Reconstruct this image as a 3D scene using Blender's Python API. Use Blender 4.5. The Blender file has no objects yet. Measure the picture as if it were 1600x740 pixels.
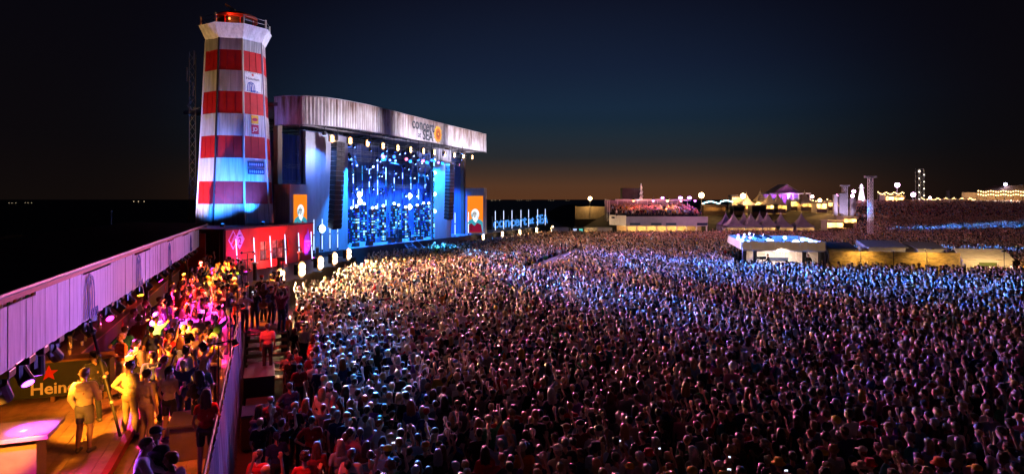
import bpy, bmesh, math, random
import numpy as np
from mathutils import Vector, Matrix, noise
R = math.radians
random.seed(11)
rng = np.random.default_rng(5)
scene = bpy.context.scene
COL = scene.collection

# ---------------------------------------------------------------- camera
H, F, HY = 7.5, 1000.0, 311.0          # camera height (m); focal length and horizon in photo pixels
cam_d = bpy.data.cameras.new('camera'); cam = bpy.data.objects.new('camera', cam_d); COL.objects.link(cam)
cam.location = (0, 0, H); cam.rotation_euler = (R(90), 0, 0)
cam_d.sensor_width = 36; cam_d.lens = 36 * F / 1600; cam_d.shift_y = -(370 - HY) / 1600
cam_d.clip_start = .1; cam_d.clip_end = 20000
scene.camera = cam

# ---------------------------------------------------------------- night sky (last dusk glow over the sea)
w = bpy.data.worlds.new('World'); scene.world = w; w.use_nodes = True
nt = w.node_tree; nt.nodes.clear()
def N(t, **k):
    n = nt.nodes.new(t)
    for a, b in k.items(): setattr(n, a, b)
    return n
L = nt.links.new
out = N('ShaderNodeOutputWorld'); bg = N('ShaderNodeBackground'); tc = N('ShaderNodeTexCoord')
sep = N('ShaderNodeSeparateXYZ'); L(tc.outputs['Generated'], sep.inputs[0])
def ramp(stops):
    r = N('ShaderNodeValToRGB'); cr = r.color_ramp
    while len(cr.elements) < len(stops): cr.elements.new(.5)
    for e, (p, c) in zip(cr.elements, stops): e.position = p; e.color = (*c, 1)
    return r
glow = ramp([(0, (.085, .028, .008)), (.02, (.080, .028, .008)), (.04, (.042, .018, .007)), (.065, (.013, .009, .006)), (.12, (.003, .003, .002)), (1, (0, 0, 0))])
teal = ramp([(0, (.004, .004, .004)), (.05, (.004, .009, .012)), (.10, (.003, .016, .030)), (.14, (.003, .017, .042)), (.20, (.002, .010, .033)), (.30, (.001, .004, .017)), (1, (0, .001, .003))])
night = ramp([(0, (.0055, .0034, .0030)), (.08, (.0035, .0026, .0034)), (.3, (.0022, .0019, .0042)), (1, (.0018, .0018, .005))])
L(sep.outputs['Z'], glow.inputs[0]); L(sep.outputs['Z'], teal.inputs[0]); L(sep.outputs['Z'], night.inputs[0])
dot = N('ShaderNodeVectorMath', operation='DOT_PRODUCT'); L(tc.outputs['Generated'], dot.inputs[0])
dot.inputs[1].default_value = (math.sin(R(3)), math.cos(R(3)), 0)
mr = N('ShaderNodeMapRange'); mr.inputs[1].default_value = .66; mr.inputs[2].default_value = 1.0
mr.interpolation_type = 'SMOOTHSTEP'; L(dot.outputs['Value'], mr.inputs[0]); pw_ = N('ShaderNodeMath', operation='POWER'); pw_.inputs[1].default_value = 6.5; L(mr.outputs[0], pw_.inputs[0])
mul = N('ShaderNodeVectorMath', operation='SCALE'); L(glow.outputs[0], mul.inputs[0]); L(pw_.outputs[0], mul.inputs['Scale'])
add = N('ShaderNodeVectorMath', operation='ADD'); pw2 = N('ShaderNodeMath', operation='POWER'); pw2.inputs[1].default_value = 4.5; L(mr.outputs[0], pw2.inputs[0]); mu2 = N('ShaderNodeVectorMath', operation='SCALE'); L(teal.outputs[0], mu2.inputs[0]); L(pw2.outputs[0], mu2.inputs['Scale']); ad2 = N('ShaderNodeVectorMath', operation='ADD'); L(mul.outputs[0], ad2.inputs[0]); L(mu2.outputs[0], ad2.inputs[1]); L(ad2.outputs[0], add.inputs[0]); L(night.outputs[0], add.inputs[1])
L(add.outputs[0], bg.inputs[0]); bg.inputs[1].default_value = 1.0; L(bg.outputs[0], out.inputs[0])

vs = scene.view_settings
vs.view_transform = 'Standard'; vs.look = 'None'; vs.exposure = 0; vs.gamma = 1
scene.cycles.use_denoising = True; scene.cycles.max_bounces = 4; scene.cycles.diffuse_bounces = 2; scene.cycles.glossy_bounces = 2
scene.cycles.transmission_bounces = 2; scene.cycles.sample_clamp_indirect = 3; scene.cycles.use_adaptive_sampling = False
scene.cycles.caustics_reflective = False; scene.cycles.caustics_refractive = False

# ---------------------------------------------------------------- helpers
def P(px, py, d): return Vector(((px - 800) / F * d, d, H - (py - HY) / F * d))
class Frame:
    def __init__(s, o, ang):            # ang: heading of the u axis, radians from +X
        s.o = Vector((o[0], o[1], 0)); s.u = Vector((math.cos(ang), math.sin(ang), 0)); s.v = Vector((math.sin(ang), -math.cos(ang), 0)); s.ang = ang
    def __call__(s, u, v, z=0): return s.o + s.u * u + s.v * v + Vector((0, 0, z))
    def u_at(s, px, v):                 # u of the point on line v=const that the photo column px looks at
        k = (px - 800) / F; b = s.o + s.v * v
        return (k * b.y - b.x) / (s.u.x - k * s.u.y)
W0 = Frame((0, 0), 0); W0.v = Vector((0, 1, 0))
ORG = {}
TMP = bpy.data.scenes.new('mesh_workshop')      # empty helper scene: modifiers are evaluated there, then it is removed
def evaluated(ob):
    TMP.collection.objects.link(ob); vl = TMP.view_layers[0]; vl.update(); dg = vl.depsgraph; dg.update(); me = bpy.data.meshes.new_from_object(ob.evaluated_get(dg)); TMP.collection.objects.unlink(ob); return me
def org(o): return ORG.get(o.name, Vector((0, 0, 0))) if o else Vector((0, 0, 0))
def tag(o, label=None, cat=None, group=None, kind=None):
    if label: o['label'] = label
    if cat: o['category'] = cat
    if group: o['group'] = group
    if kind: o['kind'] = kind
    return o
def thing(name, label, cat, loc=(0, 0, 0), group=None, rz=0):
    o = bpy.data.objects.new(name, None); COL.objects.link(o); o.location = loc; o.rotation_euler = (0, 0, rz)
    o.empty_display_size = .1; ORG[o.name] = Vector(loc)
    return tag(o, label, cat, group)
def copy_tree(o, parent=None):
    c = o.copy(); COL.objects.link(c)
    if parent: c.parent = parent
    for ch in o.children: copy_tree(ch, c)
    return c
class MB:
    def __init__(s): s.v = []; s.f = []
    def add(s, vs, fs):
        b = len(s.v); s.v += [tuple(p) for p in vs]; s.f += [tuple(i + b for i in f) for f in fs]; return s
    def hexa(s, p): return s.add(p, [(0, 3, 2, 1), (4, 5, 6, 7), (0, 1, 5, 4), (1, 2, 6, 5), (2, 3, 7, 6), (3, 0, 4, 7)])
    def fbox(s, fr, u0, u1, v0, v1, z0, z1):
        a = [fr(u0, v0, z0), fr(u1, v0, z0), fr(u1, v1, z0), fr(u0, v1, z0)]
        return s.hexa(a + [p + Vector((0, 0, z1 - z0)) for p in a])
    def box(s, c, d, m=None):
        m = m or Matrix(); c = Vector(c); x, y, z = d[0] / 2, d[1] / 2, d[2] / 2
        q = [(-x, -y, -z), (x, -y, -z), (x, y, -z), (-x, y, -z), (-x, -y, z), (x, -y, z), (x, y, z), (-x, y, z)]
        return s.hexa([c + (m.to_3x3() @ Vector(p)) for p in q])
    def beam(s, p, q, w, h=None):
        p, q = Vector(p), Vector(q); h = h or w; d = (q - p).normalized()
        a = d.cross(Vector((0, 0, 1)))
        a = a.normalized() if a.length > .05 else Vector((1, 0, 0)); b = a.cross(d).normalized()
        a *= w / 2; b *= h / 2
        return s.hexa([p - a - b, p + a - b, p + a + b, p - a + b, q - a - b, q + a - b, q + a + b, q - a + b])
    def tube(s, p, q, r0, r1=None, n=8):
        p, q = Vector(p), Vector(q); r1 = r0 if r1 is None else r1; d = (q - p).normalized()
        a = d.cross(Vector((0, 0, 1))); a = a.normalized() if a.length > .05 else Vector((1, 0, 0)); b = d.cross(a)
        vs = []
        for c, r in ((p, r0), (q, r1)):
            for i in range(n):
                t = 2 * math.pi * i / n; vs.append(c + a * (r * math.cos(t)) + b * (r * math.sin(t)))
        fs = [(i, (i + 1) % n, n + (i + 1) % n, n + i) for i in range(n)] + [tuple(range(n))[::-1], tuple(range(n, 2 * n))]
        return s.add(vs, fs)
    def path(s, pts, r, n=6):
        for a, b in zip(pts, pts[1:]): s.tube(a, b, r, r, n)
        return s
    def lathe(s, prof, c=(0, 0, 0), n=12, sx=1, sy=1):
        c = Vector(c); vs = []; fs = []
        for r, z in prof:
            for i in range(n):
                t = 2 * math.pi * i / n; vs.append(c + Vector((r * math.cos(t) * sx, r * math.sin(t) * sy, z)))
        for k in range(len(prof) - 1):
            for i in range(n): fs.append((k * n + i, k * n + (i + 1) % n, (k + 1) * n + (i + 1) % n, (k + 1) * n + i))
        fs += [tuple(range(n))[::-1], tuple(range((len(prof) - 1) * n, len(prof) * n))]
        return s.add(vs, fs)
    def ball(s, c, r, n=10, sz=1): return s.lathe([(max(.001, r * math.cos(R(a))), r * sz * math.sin(R(a))) for a in range(-90, 91, 30)], c, n)
    def prism(s, pts, ext):
        pts = [Vector(p) for p in pts]; ext = Vector(ext); n = len(pts)
        return s.add(pts + [p + ext for p in pts], [tuple(range(n))[::-1], tuple(range(n, 2 * n))] + [(i, (i + 1) % n, n + (i + 1) % n, n + i) for i in range(n)])
    def mesh(s, name, o=Vector((0, 0, 0)), fix=True):
        me = bpy.data.meshes.new(name); me.from_pydata([(p[0] - o.x, p[1] - o.y, p[2] - o.z) for p in s.v], [], s.f)
        if fix:
            bm = bmesh.new(); bm.from_mesh(me); bmesh.ops.recalc_face_normals(bm, faces=bm.faces); bm.to_mesh(me); bm.free()
        return me
    def build(s, name, mat, parent=None, smooth=False, bevel=0, fix=True):
        o = org(parent); me = s.mesh(name, o, fix); ob = bpy.data.objects.new(name, me); COL.objects.link(ob)
        if mat: me.materials.append(mat)
        if parent: ob.parent = parent; ORG[ob.name] = o
        if smooth:
            for p in me.polygons: p.use_smooth = True
        if bevel:
            m = ob.modifiers.new('bevel', 'BEVEL'); m.width = bevel; m.segments = 2; m.limit_method = 'ANGLE'
        return ob
def struct(name, mb, mat, **k):
    return tag(mb.build(name, mat, **k), kind='structure')

# ---------------------------------------------------------------- materials
MATS = {}
def mat(name, col, rough=.6, metal=0, var=.25, scale=3.0, bump=.15, stretch=(1, 1, 1), col2=None, spec=.5):
    if name in MATS: return MATS[name]
    m = bpy.data.materials.new(name); m.use_nodes = True; t = m.node_tree; b = t.nodes['Principled BSDF']
    b.inputs['Roughness'].default_value = rough; b.inputs['Metallic'].default_value = metal; b.inputs['Specular IOR Level'].default_value = spec
    tcn = t.nodes.new('ShaderNodeTexCoord'); mp = t.nodes.new('ShaderNodeMapping'); mp.inputs['Scale'].default_value = stretch
    nz = t.nodes.new('ShaderNodeTexNoise'); nz.inputs['Scale'].default_value = scale; nz.inputs['Detail'].default_value = 6; nz.inputs['Roughness'].default_value = .65
    t.links.new(tcn.outputs['Object'], mp.inputs[0]); t.links.new(mp.outputs[0], nz.inputs['Vector'])
    cr = t.nodes.new('ShaderNodeValToRGB'); c2 = col2 or tuple(c * (1 - var) for c in col)
    cr.color_ramp.elements[0].position = .3; cr.color_ramp.elements[1].position = .68
    cr.color_ramp.elements[0].color = (*c2, 1); cr.color_ramp.elements[1].color = (*[min(1, c * (1 + var * .3)) for c in col], 1)
    t.links.new(nz.outputs['Fac'], cr.inputs[0]); t.links.new(cr.outputs[0], b.inputs['Base Color'])
    if bump:
        bp = t.nodes.new('ShaderNodeBump'); bp.inputs['Strength'].default_value = bump; bp.inputs['Distance'].default_value = .02
        t.links.new(nz.outputs['Fac'], bp.inputs['Height']); t.links.new(bp.outputs[0], b.inputs['Normal'])
    MATS[name] = m; return m
def em(name, col, strength):
    if name in MATS: return MATS[name]
    m = bpy.data.materials.new(name); m.use_nodes = True; t = m.node_tree; t.nodes.clear()
    e = t.nodes.new('ShaderNodeEmission'); e.inputs[0].default_value = (*col, 1); e.inputs[1].default_value = strength
    o = t.nodes.new('ShaderNodeOutputMaterial'); t.links.new(e.outputs[0], o.inputs[0]); MATS[name] = m; return m
BLACK = mat('black_metal', (.02, .02, .022), .45, .0, .4, 8, .1)
DARK = mat('dark_paint', (.035, .03, .03), .6, 0, .4, 2, .1)
STEEL = mat('galvanised_steel', (.35, .35, .36), .4, .8, .3, 6, .1)
WHITE = mat('white_sheet', (.72, .71, .70), .55, 0, .16, 1.5, .08)
REDP = mat('red_paint', (.50, .010, .012), .5, 0, .22, 2, .08)
BULB = em('warm_bulb', (1, .66, .36), 30); HALO = em('halo_glow', (1, .44, .15), 2.2)
BULBW = em('white_bulb', (.9, .92, 1), 16)
NEON = em('white_neon', (.55, .65, 1), 3.2)
BLUEB = em('blue_bulb', (.20, .42, 1), 14)

def spot(parent, loc, target, power, col, angle=40, blend=.6, radius=.15):
    ld = bpy.data.lights.new('light', 'SPOT'); ld.energy = power; ld.color = col; ld.spot_size = R(angle); ld.spot_blend = blend; ld.shadow_soft_size = radius
    o = bpy.data.objects.new('light', ld); COL.objects.link(o); loc = Vector(loc); o.location = loc - org(parent)
    o.rotation_euler = (Vector(target) - loc).to_track_quat('-Z', 'Y').to_euler()
    if parent: o.parent = parent
    return o
def point(parent, loc, power, col, radius=.2):
    ld = bpy.data.lights.new('light', 'POINT'); ld.energy = power; ld.color = col; ld.shadow_soft_size = radius
    o = bpy.data.objects.new('light', ld); COL.objects.link(o); o.location = Vector(loc) - org(parent)
    if parent: o.parent = parent
    return o
def text_mesh(txt, size, ext=.01, name='lettering', bold=0, neon=0):
    cu = bpy.data.curves.new(name, 'FONT'); cu.body = txt; cu.size = size; cu.extrude = ext; cu.offset = bold; cu.align_x = 'CENTER'; cu.align_y = 'CENTER'; cu.resolution_u = 3
    if neon: cu.fill_mode = 'NONE'; cu.extrude = 0; cu.bevel_depth = neon; cu.bevel_resolution = 1; cu.offset = 0
    o = bpy.data.objects.new(name, cu); me = evaluated(o); me.name = name
    bpy.data.objects.remove(o); bpy.data.curves.remove(cu); me.materials.clear(); return me
def place(me, name, m, parent, pos, right, up, label=None):
    """a flat mesh drawn in XY, laid at pos with its x along right and y along up"""
    right = Vector(right).normalized(); up = Vector(up).normalized(); nrm = right.cross(up)
    M = Matrix((right, up, nrm)).transposed().to_4x4(); M.translation = Vector(pos) - org(parent)
    ob = bpy.data.objects.new(name, me); COL.objects.link(ob); ob.parent = parent; ob.matrix_local = M; ORG[ob.name] = org(parent)
    if not me.materials: me.materials.append(m)
    return ob
def letter(parent, txt, size, m, pos, right, up=(0, 0, 1), bold=0, sx=1, name='lettering'):
    me = text_mesh(txt, size, .008, name, bold)
    if sx != 1: me.transform(Matrix.Scale(sx, 4, (1, 0, 0)))
    return place(me, name, m, parent, pos, right, up)
def flat(parent, name, m, pts, pos, right, up=(0, 0, 1), th=.012):
    """a thin raised shape given by 2-D points"""
    b = MB().prism([(x, y, 0) for x, y in pts], (0, 0, th)); return place(b.mesh(name), name, m, parent, pos, right, up)
def star(r): return [((r if i % 2 == 0 else r * .42) * math.sin(math.pi * i / 5), (r if i % 2 == 0 else r * .42) * math.cos(math.pi * i / 5)) for i in range(10)]
def arch(x0, x1, y0, h, w):
    """one of the tall arcs of the utility company's emblem"""
    n = 9; o = []; i_ = []
    for k in range(n):
        a = math.pi * k / (n - 1); cx = (x0 + x1) / 2; rx = (x1 - x0) / 2
        o.append((cx - rx * math.cos(a), y0 + h * math.sin(a) ** .7)); i_.append((cx - (rx - w) * math.cos(a), y0 + max(0, (h - w)) * math.sin(a) ** .7))
    return o + i_[::-1]
def delta_logo(parent, pos, right, s, m, up=(0, 0, 1)):
    for k, (x0, x1, h) in enumerate(((-.5, .1, 1.0), (-.3, .3, 1.08), (-.1, .5, 1.0))):
        flat(parent, 'emblem', m, [(x * s, y * s) for x, y in arch(x0, x1, -.55, h, .085)], Vector(pos) + Vector((0, 0, .002 * k)), right, up, .006 + .002 * k)
    letter(parent, 'DELTA', .30 * s, m, Vector(pos) + Vector(right).normalized() * .42 * s - Vector(up).normalized() * .50 * s, right, up, .006)
# ================================================================ ground, dike, sea
def ss(a, b, x):
    t = np.clip((x - a) / (b - a), 0, 1); return t * t * (3 - 2 * t)
def ground_z(x, y):
    x = np.asarray(x, float); y = np.asarray(y, float)
    k = x / np.maximum(y, 1)
    wr = ss(.43, .60, k)
    rise = ss(0, 1, (y - (138 - 48 * wr)) / (30 + 52 * wr)) * ss(12, 30, x) * (4.9 + .7 * wr)
    land = ss(-52, -44, x) * (1 - ss(128, 140, y) * (1 - ss(12, 24, x)))
    return -2.2 + 2.2 * land + rise
GROUND = mat('trampled_field', (.032, .028, .020), .9, 0, .45, .6, .4)
xs = np.arange(-60, 301, 3.0); ys = np.arange(-30, 331, 3.0)
XX, YY = np.meshgrid(xs, ys); ZZ = ground_z(XX, YY)
g = MB(); nx = len(xs)
g.v = [tuple(p) for p in np.stack([XX.ravel(), YY.ravel(), ZZ.ravel()], 1)]
g.f = [(j * nx + i, j * nx + i + 1, (j + 1) * nx + i + 1, (j + 1) * nx + i) for j in range(len(ys) - 1) for i in range(nx - 1)]
struct('ground', g, GROUND, smooth=True, fix=False)
SEA = mat('sea_water', (.003, .005, .010), .5, 0, .3, .35, .8, spec=.06)
struct('sea', MB().add([(-9000, -400, -.9), (9000, -400, -.9), (9000, 12000, -.9), (-9000, 12000, -.9)], [(0, 1, 2, 3)]), SEA, fix=False)

# distant lights on the water (moored boats far out)
HULL = mat('boat_hull', (.12, .12, .13), .5)
SHIPL = em('ship_lamp', (1, .75, .45), 2)
for i, (px, d, wdt) in enumerate(((775, 2300, 40), (812, 2600, 26), (826, 2500, 22), (861, 2400, 26), (887, 2700, 18), (20, 900, 14), (45, 950, 14), (218, 1300, 30))):
    b = P(px, 311, d); b.z = -.9
    side = ['outermost at left', 'second from the tower screen', 'third from the tower screen', 'nearest the walkway lettering', 'beside the breakwater lamp', 'at the far left edge', 'second from the left edge', 'over the bar roof'][i]
    o = thing('boat', f'tiny lit boat far out on the dark sea, {side}', 'boat', b, 'boats on the horizon')
    s = wdt / 8
    h = MB(); h.prism([(b.x - 4 * s, b.y, -.9), (b.x + 4 * s, b.y, -.9), (b.x + 5 * s, b.y, .3 * s), (b.x - 4.4 * s, b.y, .2 * s)], (0, 2 * s, 0)); h.build('hull', HULL, o)
    MB().box((b.x - 1 * s, b.y + s, .25 * s + .9), (3 * s, 1.5 * s, 1.0 * s)).build('cabin', HULL, o)
    for q in (-3, -.5, 2.6): MB().ball((b.x + q * s, b.y - .2 * s, .3 * s + 1.6), .17 * s, 6).build('lamp', SHIPL, o)

# ================================================================ the bar terrace on the left
B = Frame((-5.0, 10.25), math.atan2(.933, -.361))
ZU, ZL = 2.0, 1.8        # walkway along the bar; the lower terrace by the railing
BOARD = mat('whitewashed_board', (.76, .74, .76), .7, 0, .30, 2.2, .35, (6, 6, .5))
DECKW = mat('deck_wood', (.34, .23, .13), .5, 0, .45, 2.5, .25, (1, 1, 1))
REDW = mat('red_timber', (.30, .022, .02), .6, 0, .3, 3, .1)
ROOFM = mat('corrugated_roof', (.11, .085, .07), .75, .1, .45, 1.2, .2)
BLUEINK = mat('blue_print', (.01, .05, .34), .6, 0, .15, 6, 0)
deck = struct('deck', MB().fbox(B, -6, 37, -8.2, -2.0, 0, ZU - .06), DARK)
deck2 = struct('terrace', MB().fbox(B, -6, 37, -1.98, 0, 0, ZL - .06), DARK)
def planks(parent, v0, v1, z, n, u0=-6, u1=37):
    wv = (v1 - v0) / n
    for i in range(n):
        cut = u0
        while cut < u1 - .2:
            ln = min(u1 - cut, random.uniform(3.6, 4.8)); hz = random.uniform(0, .006)
            MB().fbox(B, cut + .004, cut + ln - .004, v0 + i * wv + .006, v0 + (i + 1) * wv - .006, z - .055, z + hz).build('plank', DECKW, parent, bevel=0)
            cut += ln
planks(deck, -6.4, -2.0, ZU, 15); planks(deck2, -1.97, -.02, ZL, 7)
kerb = thing('edge_beam', 'dark timber beam along the step down from the bar walkway', 'beam', B(8, -1.99, ZU - .1))
MB().fbox(B, -6, 37, -2.07, -1.93, ZU - .12, ZU + .045).build('timber', REDW, kerb)
for u in np.arange(-5, 36, 2.0): MB().tube(B(u, -2.0, ZU + .04), B(u, -2.0, ZU + .06), .02, .02, 6).build('bolt', STEEL, kerb)

# roof, fascia boards, posts: one long bar shed
shed = thing('bar_shed', 'long bar shed with a dark corrugated roof and a fascia of whitewashed boards', 'bar', B(12, -5, ZU))
zf = lambda u: 7.5 - 1.56 - .0072 * u        # top of the fascia boards
def rz(u, v): return zf(u) + .17 + .035 * (-2.75 - v)
n_sheet = 30
for i in range(n_sheet):
    u0, u1 = -7 + i * 43 / n_sheet, -7 + (i + 1) * 43 / n_sheet - .02
    b = MB(); K = 12; rows = []
    for k in range(K + 1):
        u = u0 + (u1 - u0) * k / K; dz = .028 * (k % 2)
        rows.append((u, dz))
    vs = [B(u, v, rz(u, v) + dz + off) for v, off in ((-2.6, 0), (-7, 0), (-12.5, -.9), (-12.5, -.94), (-7, -.04), (-2.6, -.04)) for u, dz in rows]
    m = K + 1
    b.add(vs, [(r * m + k, r * m + k + 1, (r + 1) * m + k + 1, (r + 1) * m + k) for r in range(5) for k in range(K)]); b.build('roof_sheet', ROOFM, shed)
MB().hexa([B(-7, -2.62, zf(-7) + .02), B(36, -2.62, zf(36) + .02), B(36, -2.72, zf(36) + .02), B(-7, -2.72, zf(-7) + .02),
           B(-7, -2.62, zf(-7) + .12), B(36, -2.62, zf(36) + .12), B(36, -2.72, zf(36) + .12), B(-7, -2.72, zf(-7) + .12)]).build('eaves_beam', REDW, shed)
b = MB()
for k in range(43): b.tube(B(-7 + k, -2.56, zf(-7 + k) + .16), B(-6 + k, -2.56, zf(-6 + k) + .16), .035, .035, 6)
b.build('gutter', mat('pale_gutter', (.45, .40, .40), .5), shed)
# staggered groups of boards: the top edge steps as in the photo
u = -4.0; grp = 0; bi = 0
steps = [0, .12, 0, .10, .02, .12, 0, .10, .02, .1, 0, .1]
while u < 33:
    glen = [4.2, 2.2, 3.2, 2.8, 3.4, 3.0][grp % 6]; top = steps[grp % 12]
    e = min(33, u + glen)
    while u < e - .05:
        bw = min(e - u, random.uniform(.24, .31)); j = random.uniform(-.015, .015); pv = -2.86 + random.uniform(0, .018)
        zt = zf(u) - .02 - top; zb = zf(u) - 1.17 + j + .018 * math.sin(u)
        MB().fbox(B, u + .006, u + bw - .006, pv - .03, pv, zb, zt).build('board', BOARD, shed)
        u += bw
    grp += 1
MB().fbox(B, -4, 33, -2.98, -2.93, 4.95, 5.05).build('batten', REDW, shed)
for uu in (-3, 17.5, 24.5, 31.5):
    MB().fbox(B, uu, uu + .16, -3.5, -3.34, ZU + .01, 5.9).build('post', DARK, shed)
MB().fbox(B, -6, 36, -7.7, -7.5, ZU, 5.6).build('back_wall', REDW, shed)
for k, zz in enumerate((3.2, 3.75, 4.3)): MB().fbox(B, 8, 34, -7.5, -7.2, zz, zz + .04).build('shelf', DARK, shed)
MB().fbox(B, 36.0, 36.15, -12, -2.7, ZU, 5.2).build('end_wall', REDW, shed)
for uu, s in ((6.1, .95), (12.3, .95), (19.5, .9), (28, .85)):
    delta_logo(shed, B(uu, -2.83, zf(uu) - .62), B.u, s, BLUEINK)
# cable along the roof, light strip
MB().path([B(-3 + k, -9.2 + .1 * math.sin(k), rz(-3 + k, -7) - .30) for k in range(14)], .03).build('cable', STEEL, shed)

# bottles on the shelves
BOT = [mat('green_bottle', (.02, .16, .04), .15), mat('amber_bottle', (.3, .12, .02), .15), mat('clear_bottle', (.5, .5, .5), .12)]
bn = 0
for zz, lab in ((3.245, 'lowest'), (3.795, 'middle'), (4.345, 'top')):
    for uu in np.arange(10, 21, .62):
        o = MB().lathe([(.045, 0), (.047, .17), (.02, .24), (.018, .31)], B(uu, -7.3, zz), 8).build('bottle', BOT[bn % 3])
        tag(o, f"{['green', 'amber', 'clear'][bn % 3]} bottle on the {lab} shelf behind the bar", 'bottle', 'bottles behind the bar'); bn += 1

# bar counters
PANEL = mat('dark_green_panel', (.018, .028, .016), .45, 0, .3, 2, .1)
TOPW = mat('counter_top', (.30, .16, .07), .35, 0, .35, 4, .1)
LETT = mat('white_lettering', (.78, .76, .68), .5, 0, .08, 5, 0)
REDSTAR = mat('red_star', (.62, .015, .01), .4, 0, .1, 5, 0)
def counter(name, label, u0, u1, v0, v1, face, signs):
    o = thing(name, label, 'bar counter', B((u0 + u1) / 2, (v0 + v1) / 2, ZU))
    MB().fbox(B, u0, u1, v0, v1, ZU + .16, ZU + 1.08).build('panel', PANEL, o)
    MB().fbox(B, u0 - .05, u1 + .05, v0 - .05, v1 + .06, ZU + 1.083, ZU + 1.14).build('counter_top', TOPW, o, bevel=.01)
    for a in np.linspace(.02, .98, max(3, int(max(u1 - u0, v1 - v0) / .8))):
        if face == 'v': MB().fbox(B, u0 + (u1 - u0 - .1) * a, u0 + (u1 - u0 - .1) * a + .1, v0 + .05, v1 - .03, ZU + .01, ZU + .158).build('foot', TOPW, o)
        else: MB().fbox(B, u0 + .03, u1 - .05, v0 + (v1 - v0 - .1) * a, v0 + (v1 - v0 - .1) * a + .1, ZU + .01, ZU + .158).build('foot', TOPW, o)
    for c in signs:
        if face == 'v': pos, rt = B(c, v1 + .004, 0), B.u
        else: pos, rt = B(u0 - .004, c, 0), B.v
        letter(o, 'Heineken', .44, LETT, pos + Vector((0, 0, ZU + .38)), rt, bold=.008)
        flat(o, 'star', REDSTAR, star(.22), pos + Vector((0, 0, ZU + .80)) - Vector(rt) * (.42 if face == 'u' else 0), rt)
    return o
counter('bar_counter', 'dark counter end with a red star facing the camera at the left edge', 9.3, 9.92, -5.75, -3.05, 'u', [-4.05])
counter('bar_counter', 'long dark bar counter running back under the boards', 10.05, 33, -4.6, -3.95, 'v', [11.8, 16.0, 21.5, 27])
# things standing on the counters
TAPM = mat('polished_chrome', (.6, .6, .6), .15, .9, .1, 4, 0)
for k, uu in enumerate((10.6, 14.2, 18.9, 23.5)):
    o = thing('beer_tap', f"chrome beer tap column on the long counter, {['nearest', 'second', 'third', 'farthest'][k]} from the camera", 'beer tap', B(uu, -4.3, ZU + 1.14))
    MB().lathe([(.09, 0), (.06, .05), (.05, .34), (.07, .40)], B(uu, -4.3, ZU + 1.142), 10).build('column', TAPM, o, smooth=True)
    MB().tube(B(uu, -4.27, ZU + 1.43), B(uu, -4.14, ZU + 1.40), .015).build('spout', TAPM, o)
    MB().tube(B(uu, -4.25, ZU + 1.5), B(uu, -4.2, ZU + 1.7), .012, .02).build('handle', BLACK, o)
CUP = mat('plastic_cup', (.62, .55, .38), .3)
for k in range(14):
    uu = 10 + k * .95 + random.uniform(-.2, .2)
    o = MB().lathe([(.032, 0), (.043, .13)], B(uu, -4.1 + random.uniform(-.1, .05), ZU + 1.143), 8).build('beer_cup', CUP)
    tag(o, 'plastic beer cup left on the long bar counter', 'cup', 'cups on the bar counter')

# moving-head spotlights hung under the fascia, and the light they throw on the terrace
BLK = mat('fixture_black', (.015, .015, .017), .35)
AMB, MAG, REDL, VIO, ORG_ = (1, .31, .018), (1, .03, .42), (1, .05, .03), (.45, .08, 1), (1, .20, .02)
rig = [(.6, (6.9, -4.6), AMB, 1900, 46), (1.6, (3.2, -3.0), MAG, 420, 52), (2.6, (1.0, -1.3), VIO, 1700, 60), (3.4, (3.4, -3.2), VIO, 420, 50), (4.4, (7.2, -2.6), AMB, 1500, 62), (7.0, (8.4, -1.2), ORG_, 3000, 54), (9.2, (6.6, -1.0), MAG, 1600, 44), (10.6, (11.6, -.9), ORG_, 5200, 60), (12.2, (13.4, -1.2), MAG, 7500, 60), (14.2, (13.2, -2.6), AMB, 1700, 66), (15.6, (16.6, -1.0), REDL, 5600, 60),
       (18.2, (18.0, -1.2), MAG, 6500, 52), (20.0, (21, -1.0), ORG_, 4800, 56), (22, (23, -1.0), REDL, 4800, 56), (24, (25, -1.2), AMB, 5200, 54), (26.5, (27.5, -.9), ORG_, 4600, 56), (28.5, (29.5, -1.2), MAG, 4200, 50), (30.5, (32, -1), REDL, 4200, 58), (33, (34.5, -1), ORG_, 3600, 62)]
for k, (u, tg, c, pw, an) in enumerate(rig):
    zt = 4.45; nm = {AMB: 'amber', MAG: 'magenta', REDL: 'red', VIO: 'violet', ORG_: 'orange'}[c]
    o = thing('moving_head', f"black moving-head throwing {nm} light under the boards, {['first', 'second', 'third', 'fourth', 'fifth', 'sixth', 'seventh', 'eighth', 'ninth', 'tenth', 'eleventh', 'twelfth', 'thirteenth', 'fourteenth', 'fifteenth', 'sixteenth', 'seventeenth', 'eighteenth', 'last'][k]} from the near end", 'stage light', B(u, -3.1, zt), 'spotlights under the bar eaves')
    c0 = B(u, -3.1, zt)
    MB().box(c0 + Vector((0, 0, .16)), (.34, .3, .14), Matrix.Rotation(B.ang, 4, 'Z')).build('base', BLK, o, bevel=.02)
    for s in (-1, 1): MB().beam(c0 + B.u * .17 * s + Vector((0, 0, .1)), c0 + B.u * .17 * s + Vector((0, 0, -.16)), .05, .1).build('yoke_arm', BLK, o)
    tv = B(tg[0], tg[1], ZL + .2); dr = (tv - c0).normalized(); hd = c0 + Vector((0, 0, -.12))
    MB().tube(hd - dr * .17, hd + dr * .19, .11, .13, 12).build('head', BLK, o)
    MB().tube(hd + dr * .192, hd + dr * .20, .10, .10, 12).build('lens', em('lens_' + nm, c, 9), o)
    spot(o, hd + dr * .24, tv, pw * 1.5, c, min(an, 54), .45, .07)
MB_r = thing('light_truss', 'slim truss carrying the spotlights below the fascia boards', 'truss', B(18, -3.1, 4.7))
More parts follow.
